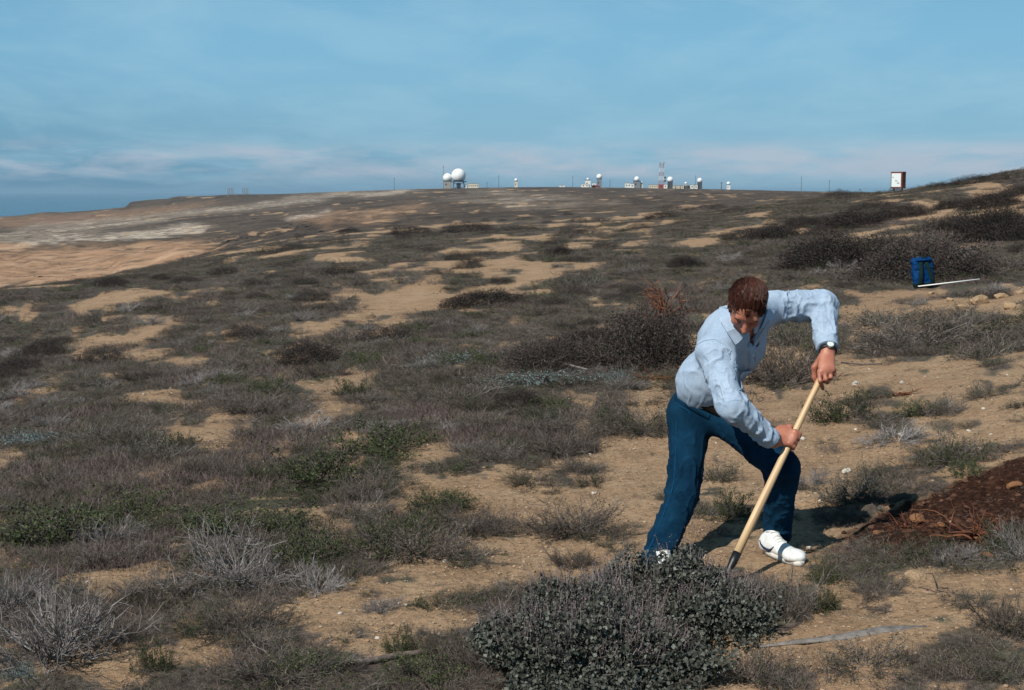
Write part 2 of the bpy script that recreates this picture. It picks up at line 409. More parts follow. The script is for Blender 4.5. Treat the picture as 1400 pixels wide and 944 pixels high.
M['mauve'] = leafmat('mauve_grass', [(0, (.045, .032, .028)), (.4, (.105, .077, .068)), (.75, (.155, .12, .105)), (1, (.25, .20, .175))])
M['green'] = leafmat('green_leaf', [(0, (.012, .017, .008)), (.45, (.038, .054, .019)), (.8, (.07, .092, .03)), (1, (.13, .155, .05))])
M['olive'] = leafmat('olive_leaf', [(0, (.014, .017, .008)), (.5, (.042, .05, .021)), (1, (.10, .11, .05))])
M['heath'] = leafmat('heath_leaf', [(0, (.008, .007, .006)), (.5, (.026, .023, .018)), (.85, (.05, .042, .036)), (.96, (.09, .08, .07)), (1, (.3, .29, .26))])
M['purple'] = leafmat('purple_twig', [(0, (.022, .013, .012)), (.5, (.06, .038, .036)), (1, (.15, .105, .1))])
M['salt'] = leafmat('grey_green_leaf', [(0, (.012, .013, .010)), (.35, (.044, .047, .038)), (.75, (.10, .108, .09)), (1, (.26, .28, .24))])
M['silver'] = leafmat('silver_leaf', [(0, (.07, .085, .085)), (.5, (.15, .21, .21)), (1, (.27, .37, .36))])
M['red'] = leafmat('red_brown_twig', [(0, (.04, .014, .008)), (.5, (.12, .045, .022)), (1, (.24, .11, .06))])
M['wood'] = leafmat('dark_stem', [(0, (.03, .022, .018)), (.6, (.09, .07, .06)), (1, (.18, .155, .14))])

# ---------------------------------------------------------------- ground
def ground_material():
    m, nt, b = mat('ground')
    g = N(nt, 'ShaderNodeNewGeometry'); pos = g.outputs['Position']
    def att(n): return N(nt, 'ShaderNodeAttribute', attribute_name=n)
    A = att('cov'); sA = N(nt, 'ShaderNodeSeparateColor'); L(nt, A.outputs['Color'], sA.inputs[0]); cov, pale, orange = sA.outputs
    B = att('soil'); sB = N(nt, 'ShaderNodeSeparateColor'); L(nt, B.outputs['Color'], sB.inputs[0]); dark, mauve, far = sB.outputs
    def noise(s, d=5., r=.6, dist=0.): 
        n = N(nt, 'ShaderNodeTexNoise', inp={'Scale': s, 'Detail': d, 'Roughness': r, 'Distortion': dist}); L(nt, pos, n.inputs['Vector']); return n.outputs['Fac']
    nbig, nmid, nfine, ngr = noise(.35, 6), noise(3., 6), noise(28., 5, .7), noise(160., 3, .7)
    sand = ramp(nt, math_n(nt, 'ADD', math_n(nt, 'MULTIPLY', nmid, .6), math_n(nt, 'MULTIPLY', nbig, .4)), [(.3, (.255, .165, .098)), (.5, (.345, .232, .142)), (.7, (.43, .31, .20))]).outputs[0]
    sand = mix(nt, .55, sand, ramp(nt, nfine, [(.32, (.24, .23, .22)), (.5, (1, 1, 1)), (.68, (1.25, 1.22, 1.2))]).outputs[0], 'MULTIPLY')
    # grains and chips of pale shell and stone
    v = N(nt, 'ShaderNodeTexVoronoi', inp={'Scale': 55., 'Randomness': 1.}); L(nt, pos, v.inputs['Vector'])
    sv = N(nt, 'ShaderNodeSeparateColor'); L(nt, v.outputs['Color'], sv.inputs[0])
    chip = math_n(nt, 'MULTIPLY', math_n(nt, 'LESS_THAN', v.outputs['Distance'], .32), math_n(nt, 'GREATER_THAN', sv.outputs[0], .93))
    sand = mix(nt, math_n(nt, 'MULTIPLY', chip, .7), sand, (.58, .5, .4))
    crumb = math_n(nt, 'MULTIPLY', math_n(nt, 'LESS_THAN', v.outputs['Distance'], .38), math_n(nt, 'LESS_THAN', sv.outputs[0], .09))
    sand = mix(nt, math_n(nt, 'MULTIPLY', crumb, .75), sand, (.09, .055, .04))
    th = ramp(nt, nfine, [(.3, (.035, .027, .023)), (.5, (.105, .082, .07)), (.66, (.19, .155, .13))]).outputs[0]
    th = mix(nt, ramp(nt, nmid, [(.45, (0,)*3), (.62, (1,)*3)]).outputs[0], th, ramp(nt, nfine, [(.3, (.04, .043, .028)), (.65, (.13, .125, .09))]).outputs[0])
    th = mix(nt, math_n(nt, 'MULTIPLY', mauve, .7), th, (.115, .075, .07))
    # far slopes read darker and greyer, with streaks of soil
    mp = N(nt, 'ShaderNodeMapping', inp={'Scale': (.03, .012, .03), 'Rotation': (0, 0, .35)}); L(nt, pos, mp.inputs['Vector'])
    ns = N(nt, 'ShaderNodeTexNoise', inp={'Scale': 1.0, 'Detail': 9., 'Roughness': .68, 'Distortion': .5}); L(nt, mp.outputs[0], ns.inputs['Vector'])
    farc = ramp(nt, ns.outputs['Fac'], [(.3, (.045, .037, .03)), (.46, (.07, .057, .048)), (.54, (.105, .083, .065)), (.62, (.06, .05, .042)), (.72, (.15, .12, .09))]).outputs[0]
    nfar = noise(.9, 6, .75)
    farc = mix(nt, .8, farc, ramp(nt, nfar, [(.36, (.35,)*3), (.5, (1,)*3), (.62, (1.7, 1.6, 1.5))]).outputs[0], 'MULTIPLY')
    th = mix(nt, far, th, farc)
    edge = math_n(nt, 'ADD', cov, math_n(nt, 'MULTIPLY_ADD', nmid, .8, -.4))
    edge = math_n(nt, 'ADD', edge, math_n(nt, 'MULTIPLY_ADD', nfine, .9, -.45))
    cv = ramp(nt, edge, [(.32, (0,)*3), (.62, (1,)*3)]).outputs[0]
    col = mix(nt, cv, sand, th)
    # pale crusted soil and orange banks, both broken by dark scrub streaks
    n5 = noise(.16, 8, .7, .6)
    brk = ramp(nt, ns.outputs['Fac'], [(.43, (1,)*3), (.55, (.12,)*3)]).outputs[0]
    nsp = noise(.28, 7, .72, .3); brk2 = ramp(nt, nsp, [(.46, (1,)*3), (.56, (.12,)*3)]).outputs[0]
    pc = ramp(nt, n5, [(.3, (.32, .23, .18)), (.5, (.50, .42, .33)), (.65, (.64, .58, .48))]).outputs[0]
    lim = ramp(nt, pale, [(.6, (0,)*3), (.95, (1,)*3)]).outputs[0]
    pf = math_n(nt, 'MULTIPLY', pale, mix(nt, lim, math_n(nt, 'MULTIPLY', brk, brk2), brk2))
    col = mix(nt, pf, col, pc)
    oc = ramp(nt, n5, [(.3, (.25, .15, .09)), (.5, (.38, .235, .145)), (.66, (.47, .32, .21))]).outputs[0]
    gul = N(nt, 'ShaderNodeMapping', inp={'Scale': (.22, .035, .1), 'Rotation': (0, 0, .5)}); L(nt, pos, gul.inputs['Vector'])
    ng = N(nt, 'ShaderNodeTexNoise', inp={'Scale': 1., 'Detail': 7., 'Roughness': .65}); L(nt, gul.outputs[0], ng.inputs['Vector'])
    oc = mix(nt, ramp(nt, ng.outputs['Fac'], [(.5, (0,)*3), (.6, (.8,)*3)]).outputs[0], oc, (.12, .08, .055))
    of = math_n(nt, 'MULTIPLY', orange, ramp(nt, nsp, [(.52, (1,)*3), (.62, (.3,)*3)]).outputs[0])
    col = mix(nt, of, col, oc)
    dc = ramp(nt, nfine, [(.3, (.012, .005, .003)), (.5, (.034, .015, .009)), (.7, (.085, .04, .024))]).outputs[0]
    df = ramp(nt, math_n(nt, 'ADD', dark, math_n(nt, 'MULTIPLY_ADD', nmid, 1., -.5)), [(.3, (0,)*3), (.62, (1,)*3)]).outputs[0]
    col = mix(nt, df, col, dc)
    L(nt, col, b.inputs['Base Color']); b.inputs['Roughness'].default_value = .95; b.inputs['Specular IOR Level'].default_value = .1
    h = math_n(nt, 'ADD', math_n(nt, 'MULTIPLY', nfine, 1.0), math_n(nt, 'MULTIPLY', ngr, .25))
    h = math_n(nt, 'ADD', h, math_n(nt, 'MULTIPLY', chip, .2))
    b1 = N(nt, 'ShaderNodeBump', inp={'Strength': .9, 'Distance': .03}); L(nt, h, b1.inputs['Height'])
    b2 = N(nt, 'ShaderNodeBump', inp={'Strength': .6, 'Distance': .6}); L(nt, math_n(nt, 'MULTIPLY', nfar, far), b2.inputs['Height']); L(nt, b1.outputs[0], b2.inputs['Normal'])
    L(nt, b2.outputs[0], b.inputs['Normal'])
    return m
def make_ground():
    a_in = np.radians(np.linspace(-22.5, 22.5, 520))
    a_out = np.radians(np.concatenate([np.linspace(22.5, 60, 40)[1:], np.linspace(60, 300, 80)[1:-1], np.linspace(300, 337.5, 40)[:-1]]))
    ang = np.concatenate([a_in, a_out]); na = len(ang)
    rs = [0.5, 1.0, 1.6, 2.2, 2.8, 3.3]; r = 3.7
    while r < 9000:
        rs.append(r); r += min(max(r*r*4.5e-4, .012), r*.013)
    rs = np.array(rs); nr = len(rs)
    Rg, Ag = np.meshgrid(rs, ang, indexing='ij'); x = Rg*np.sin(Ag); y = Rg*np.cos(Ag)
    z = height(x, y)
    z = np.where(Rg > 7500, SEA-20, z)
    V = np.stack([x.ravel(), y.ravel(), z.ravel()], 1)
    V = np.concatenate([V, [[0, 0, float(z[0].mean())]]])
    I = np.arange(na); J = (I+1) % na
    i = np.arange(nr-1)[:, None]*na
    F4 = np.stack([i+I, i+na+I, i+na+J, i+J], 2).reshape(-1, 4)[:, ::-1]
    F3 = np.stack([I, J, np.full(na, nr*na)], 1)[:, ::-1]
    me = mesh_np('ground', V, [F4, F3], M['ground'], smooth=True)
    _, Y, px = base_h(x, y)
    far = sstep(55, 140, Y)
    def put(nm, a, b_, c_):
        at = me.color_attributes.new(nm, 'FLOAT_COLOR', 'POINT')
        d = np.ones((len(V), 4), np.float32); d[:-1, 0] = a.ravel(); d[:-1, 1] = b_.ravel(); d[:-1, 2] = c_.ravel(); d[-1, :3] = (.3, 0, 0)
        at.data.foreach_set('color', d.ravel())
    fm = sstep(70, 120, Y)
    put('cov', cover(x, y), samp(PALE, x, y, .5)*fm, samp(ORANGE, x, y, .4)*np.maximum(fm, (px > 1100)*1.))
    put('soil', samp(DARK, x, y, .5), samp(MAUVE, x, y), far)
    o = link('ground', me); o['kind'] = 'structure'
    return o
M['ground'] = ground_material()
make_ground()
def make_sea():
    m, nt, b = mat('sea_water')
    g = N(nt, 'ShaderNodeNewGeometry'); n = N(nt, 'ShaderNodeTexNoise', inp={'Scale': .02, 'Detail': 8., 'Roughness': .6}); L(nt, g.outputs['Position'], n.inputs['Vector'])
    bp = N(nt, 'ShaderNodeBump', inp={'Strength': .5, 'Distance': 2.}); L(nt, n.outputs['Fac'], bp.inputs['Height']); L(nt, bp.outputs[0], b.inputs['Normal'])
    b.inputs['Base Color'].default_value = (.02, .07, .12, 1); b.inputs['Roughness'].default_value = .25
    rr = [0., 3000, 6000, 12000, 25000, 46000]; k = 96; V = [[0, 0, SEA]]
    for r in rr[1:]:
        for a in np.linspace(0, 2*np.pi, k, endpoint=False): V.append([r*math.sin(a), r*math.cos(a), SEA])
    I = np.arange(k); F3 = np.stack([np.zeros(k, int), 1+(I+1) % k, 1+I], 1)
    F4 = np.concatenate([np.stack([1+q*k+I, 1+q*k+(I+1) % k, 1+(q+1)*k+(I+1) % k, 1+(q+1)*k+I], 1) for q in range(len(rr)-2)])
    o = link('sea', mesh_np('sea', V, [F3, F4], m)); o['kind'] = 'structure'
make_sea()

# ---------------------------------------------------------------- plants
def unit(v): return v/(np.linalg.norm(v, axis=-1, keepdims=True)+1e-9)
def tubes(Pth, rad, k=3):
    """Pth (n,K,3) paths, rad (n,K) -> verts, quads"""
    n, K, _ = Pth.shape
    T = unit(Pth[:, -1]-Pth[:, 0]); h = np.where(np.abs(T[:, 2:3]) < .9, [[0, 0, 1.]], [[1., 0, 0]])
    B = unit(np.cross(T, h)); C_ = np.cross(B, T)
    a = np.arange(k)*2*np.pi/k
    ring = B[:, None, :]*np.cos(a)[None, :, None] + C_[:, None, :]*np.sin(a)[None, :, None]      # n,k,3
    V = Pth[:, :, None, :] + rad[:, :, None, None]*ring[:, None]
    base = (np.arange(n)*K*k)[:, None, None] + (np.arange(K-1)*k)[None, :, None]
    I = np.arange(k)[None, None]; J = (np.arange(k)+1) % k; J = J[None, None]
    F = np.stack([base+I, base+J, base+k+J, base+k+I], -1).reshape(-1, 4)
    return V.reshape(-1, 3), F
def ribbons(Pth, wid, rng):
    n, K, _ = Pth.shape
    T = unit(Pth[:, -1]-Pth[:, 0]); B = unit(np.cross(T, rng.normal(size=(n, 3))))
    V = np.stack([Pth-B[:, None]*wid[..., None], Pth+B[:, None]*wid[..., None]], 2)
    base = (np.arange(n)*K*2)[:, None] + (np.arange(K-1)*2)[None]
    F = np.stack([base, base+1, base+3, base+2], -1).reshape(-1, 4)
    return V.reshape(-1, 3), F
def leaves(Pc, size, rng, up=.3, asp=.55):
    n = len(Pc); d = unit(rng.normal(size=(n, 3)) + np.array([0, 0, up])); s = unit(np.cross(d, rng.normal(size=(n, 3))))
    nrm = np.cross(d, s); size = np.broadcast_to(size, (n,))[:, None]
    V = np.stack([Pc-d*size*.5, Pc+s*size*asp*.5+nrm*size*.12, Pc+d*size*.5, Pc-s*size*asp*.5+nrm*size*.12], 1)
    i = (np.arange(n)*4)[:, None]
    return V.reshape(-1, 3), np.concatenate([i, i+1, i+2, i+3], 1)
def cat(parts):
    V = []; F = []; n = 0
    for v, f in parts: V.append(v); F.append(f+n); n += len(v)
    return np.concatenate(V), np.concatenate(F)
def paths(p0, d, length, K, wob, rng, lift=0.):
    n = len(p0); t = np.linspace(0, 1, K)[None, :, None]
    w_ = np.cumsum(rng.normal(size=(n, K, 3))*wob, axis=1); w_[:, 0] = 0
    L_ = np.broadcast_to(length, (n,))[:, None, None]
    return p0[:, None] + d[:, None]*t*L_ + w_*L_ + np.array([0, 0, 1.])*lift*L_*t**2
def capdirs(n, rng, tilt_lo, tilt_hi):
    a = rng.uniform(0, 2*np.pi, n); t = np.radians(rng.uniform(tilt_lo, tilt_hi, n))
    return np.stack([np.sin(t)*np.cos(a), np.sin(t)*np.sin(a), np.cos(t)], 1)
def along(Pth, rng, n, lo=.35, hi=1.):
    i = rng.integers(0, len(Pth), n); t = rng.uniform(lo, hi, n)*(Pth.shape[1]-1); j = np.minimum(t.astype(int), Pth.shape[1]-2); f = (t-j)[:, None]
    return Pth[i, j]*(1-f)+Pth[i, j+1]*f, unit(Pth[i, j+1]-Pth[i, j])
def skeleton(rng, n1, n2, n3, hgt, spread=(15, 80), tw=.004, lean=(0, 0)):
    """a bush 1 m wide: stems, boughs and twigs"""
    d1 = capdirs(n1, rng, *spread); d1[:, 0] += lean[0]; d1[:, 1] += lean[1]; d1 = unit(d1*np.array([1, 1, hgt*1.5]))
    p0 = rng.normal(size=(n1, 3))*np.array([.05, .05, 0]); 
    A = paths(p0, d1, rng.uniform(.28, .5, n1), 5, .035, rng, .03)
    q, dq = along(A, rng, n2, .25, 1.); d2 = unit(dq+rng.normal(size=(n2, 3))*.55+np.array([0, 0, .15]))
    B_ = paths(q, d2, rng.uniform(.1, .26, n2), 4, .05, rng, .05)
    q, dq = along(B_, rng, n3, .2, 1.); d3 = unit(dq+rng.normal(size=(n3, 3))*.6+np.array([0, 0, .3]))
    C_ = paths(q, d3, rng.uniform(.05, .16, n3), 3, .06, rng)
    parts = []
    for Q, r0, r1 in ((A, tw*2.6, tw*1.2), (B_, tw*1.3, tw*.6), (C_, tw*.7, tw*.3)):
        Q[..., 2] = np.maximum(Q[..., 2], .004)
        n, K = Q.shape[:2]; rad = np.linspace(r0, r1, K)[None]*rng.uniform(.7, 1.3, (n, 1)); parts.append(tubes(Q, rad))
    return A, B_, C_, cat(parts)
def dome_pts(n, rng, hgt, lump, seed, shell=(.72, 1.03)):
    """points through the outer shell of an uneven dome"""
    a = rng.uniform(0, 2*np.pi, n); t = np.arccos(rng.uniform(0, 1, n)); 
    d = np.stack([np.sin(t)*np.cos(a), np.sin(t)*np.sin(a), np.cos(t)], 1)
    r = .5*(1+lump*noise3(d[:, 0]*2.2, d[:, 1]*2.2, d[:, 2]*2.2, seed)+lump*.5*noise3(d[:, 0]*5.5, d[:, 1]*5.5, d[:, 2]*5.5, seed+3))
    Pp = d*(r*rng.uniform(*shell, n)**1.)[:, None]; Pp[:, 2] *= hgt*2
    return Pp, d
def shrub(kind, seed, dens=1.0):
    """(branches V,F,mat), (foliage V,F,mat) of a plant one metre across"""
    rng = np.random.default_rng(seed); D = lambda n: max(3, int(n*dens))
    if kind == 'dry':       # bleached bare twigs
        A, B_, C_, br = skeleton(rng, D(30), D(190), D(900), .42, (20, 86))
        q, dq = along(C_, rng, D(1300)); tw = paths(q, unit(dq+rng.normal(size=q.shape)*.7), rng.uniform(.02, .07, len(q)), 2, .0, rng)
        return (br, 'pale'), (ribbons(tw, np.full(tw.shape[:2], .0016), rng), 'dry')
    if kind == 'twig':      # mauve-grey fine brush
        A, B_, C_, br = skeleton(rng, D(40), D(260), D(1100), .34, (30, 89), .003)
        q, dq = along(C_, rng, D(2600)); tw = paths(q, unit(dq+rng.normal(size=q.shape)*.8), rng.uniform(.02, .06, len(q)), 2, .0, rng)
        lf = leaves(along(B_, rng, D(500))[0]+rng.normal(size=(D(500), 3))*.02, rng.uniform(.012, .03, D(500)), rng)
        return (br, 'dry'), (ribbons(tw, np.full(tw.shape[:2], .0016), rng), 'straw'), (lf, 'olive')
    if kind == 'green':
        A, B_, C_, br = skeleton(rng, D(26), D(140), D(420), .32, (30, 89), .003)
        n = D(3200); q, _ = along(C_, rng, n, .1, 1.1); lf = leaves(q+rng.normal(size=(n, 3))*.018, rng.uniform(.014, .036, n), rng, .5)
        return (br, 'wood'), (lf, 'green')
    if kind == 'olive':
        A, B_, C_, br = skeleton(rng, D(30), D(200), D(700), .34, (30, 89), .003)
        n = D(2300); q, _ = along(C_, rng, n, .1, 1.1); lf = leaves(q+rng.normal(size=(n, 3))*.015, rng.uniform(.012, .028, n), rng, .5)
        return (br, 'dry'), (lf, 'olive')
    if kind == 'heath':     # dense dark mound with pale flecks
        A, B_, C_, br = skeleton(rng, D(24), D(120), D(300), .4, (15, 88), .004); br = (br[0]*np.array([.78, .78, .7]), br[1])
        n = D(15000); q, d = dome_pts(n, rng, .36, .3, seed, (.6, 1.03)); lf = leaves(q, rng.uniform(.009, .019, n), rng, .3, .7)
        m_ = D(2600); q2, d2 = dome_pts(m_, rng, .36, .3, seed, (.8, 1.0)); tw = paths(q2, unit(d2*np.array([.8, .8, .8])+np.array([0, 0, .3])+rng.normal(size=d2.shape)*.5), rng.uniform(.015, .05, m_), 2, 0, rng)
        return (br, 'wood'), (lf, 'heath'), (ribbons(tw, np.full(tw.shape[:2], .0016), rng), 'purple')
    if kind == 'silver':
        A, B_, C_, br = skeleton(rng, D(20), D(80), D(200), .2, (40, 89), .003)
        n = D(2600); q, d = dome_pts(n, rng, .13, .4, seed, (.3, 1.05)); lf = leaves(q, rng.uniform(.014, .034, n), rng, .8, .3)
        return (br, 'dry'), (lf, 'silver')
    if kind == 'grass':
        n = D(1500); r = np.sqrt(rng.uniform(0, 1, n))*.5; a = rng.uniform(0, 2*np.pi, n)
        p0 = np.stack([r*np.cos(a), r*np.sin(a), -.02+0*a], 1); d = unit(rng.normal(size=(n, 3))*.55+np.array([0, 0, .75])); d[:, 2] = np.abs(d[:, 2])
        Q = paths(p0, d, rng.uniform(.10, .34, n), 3, .07, rng, -.1); Q[..., 2] = np.maximum(Q[..., 2], -.02)
        return (ribbons(Q, np.linspace(.0035, .0012, 3)[None]*rng.uniform(.7, 1.4, (n, 1)), rng), 'straw'),
    if kind == 'mauve':
        n = D(1900); r = np.sqrt(rng.uniform(0, 1, n))*.5; a = rng.uniform(0, 2*np.pi, n)
        p0 = np.stack([r*np.cos(a), r*np.sin(a), -.02+0*a], 1); d = unit(rng.normal(size=(n, 3))*.4+np.array([0, 0, .9])); d[:, 2] = np.abs(d[:, 2])
        Q = paths(p0, d, rng.uniform(.08, .26, n), 3, .05, rng, -.05)
        return (ribbons(Q, np.linspace(.003, .001, 3)[None]*rng.uniform(.7, 1.4, (n, 1)), rng), 'mauve'),
def shrub_mesh_single(kind, seed, dens=1.0):
    ps = shrub(kind, seed, dens); V = []; F = []; n = 0
    for (v, f), m_ in ps: V.append(v); F.append(f+n); n += len(v)
    return mesh_np(kind+'_plant', np.concatenate(V), F, [M[m_] for _, m_ in ps], fm=list(range(len(ps))))
PNAME = {'dry': 'dry_twig_shrub', 'twig': 'twiggy_brush', 'green': 'leafy_shrub', 'olive': 'olive_shrub', 'heath': 'heath_mound', 'silver': 'silver_leaf_plant', 'grass': 'grass_tuft', 'mauve': 'grass_tuft', 'salt': 'saltbush'}
_parts = {}
def plant_parts(kind, seed):
    if (kind, seed) not in _parts:
        ps = shrub(kind, seed)
        b = mesh_np('branches', ps[0][0][0], ps[0][0][1], M[ps[0][1]])
        V = []; F = []; n = 0
        for (v, f), m_ in ps[1:]: V.append(v); F.append(f+n); n += len(v)
        fo = mesh_np('foliage', np.concatenate(V), F, [M[m_] for _, m_ in ps[1:]], fm=list(range(len(F))))
        _parts[(kind, seed)] = (b, fo)
    return _parts[(kind, seed)]
_single = {}
def plant_single(kind, seed, dens):
    if (kind, seed, dens) not in _single: _single[(kind, seed, dens)] = shrub_mesh_single(kind, seed, dens)
    return _single[(kind, seed, dens)]
def slope_rot(x, y, rz, step=.3):
    gx = (hz(x+step, y)-hz(x-step, y))/(2*step); gy = (hz(x, y+step)-hz(x, y-step))/(2*step)
    n = Vector((-gx, -gy, 1)).normalized()
    return (Matrix.Rotation(0, 3, 'Z') @ n.to_track_quat('Z', 'Y').to_matrix() @ Matrix.Rotation(rz, 3, 'Z')).to_euler()
UNITH = {'dry': .46, 'twig': .38, 'green': .36, 'olive': .38, 'heath': .42, 'silver': .16, 'grass': .28, 'mauve': .24}
def place_plant(kind, x, y, width, hgt, label, group=None, seed=None, parted=True, dens=1.0, rz=None, asp=1.0):
    seed = seed if seed is not None else random.choice((1, 2, 3))
    rz = random.uniform(0, 6.28) if rz is None else rz
    s = (width, width*asp, hgt/UNITH[kind])
    loc = (x, y, hz(x, y)-.01)
    if parted:
        o = empty(PNAME[kind], loc, sc_=s, rot=slope_rot(x, y, rz))
        b, f = plant_parts(kind, seed); link('branches', b, o); link('foliage', f, o)
    else:
        o = link(PNAME[kind], plant_single(kind, seed, dens), loc=loc, rot=slope_rot(x, y, rz)); o.scale = s
    tag(o, label, 'plant' if kind in ('silver',) else 'shrub', group)
    return o
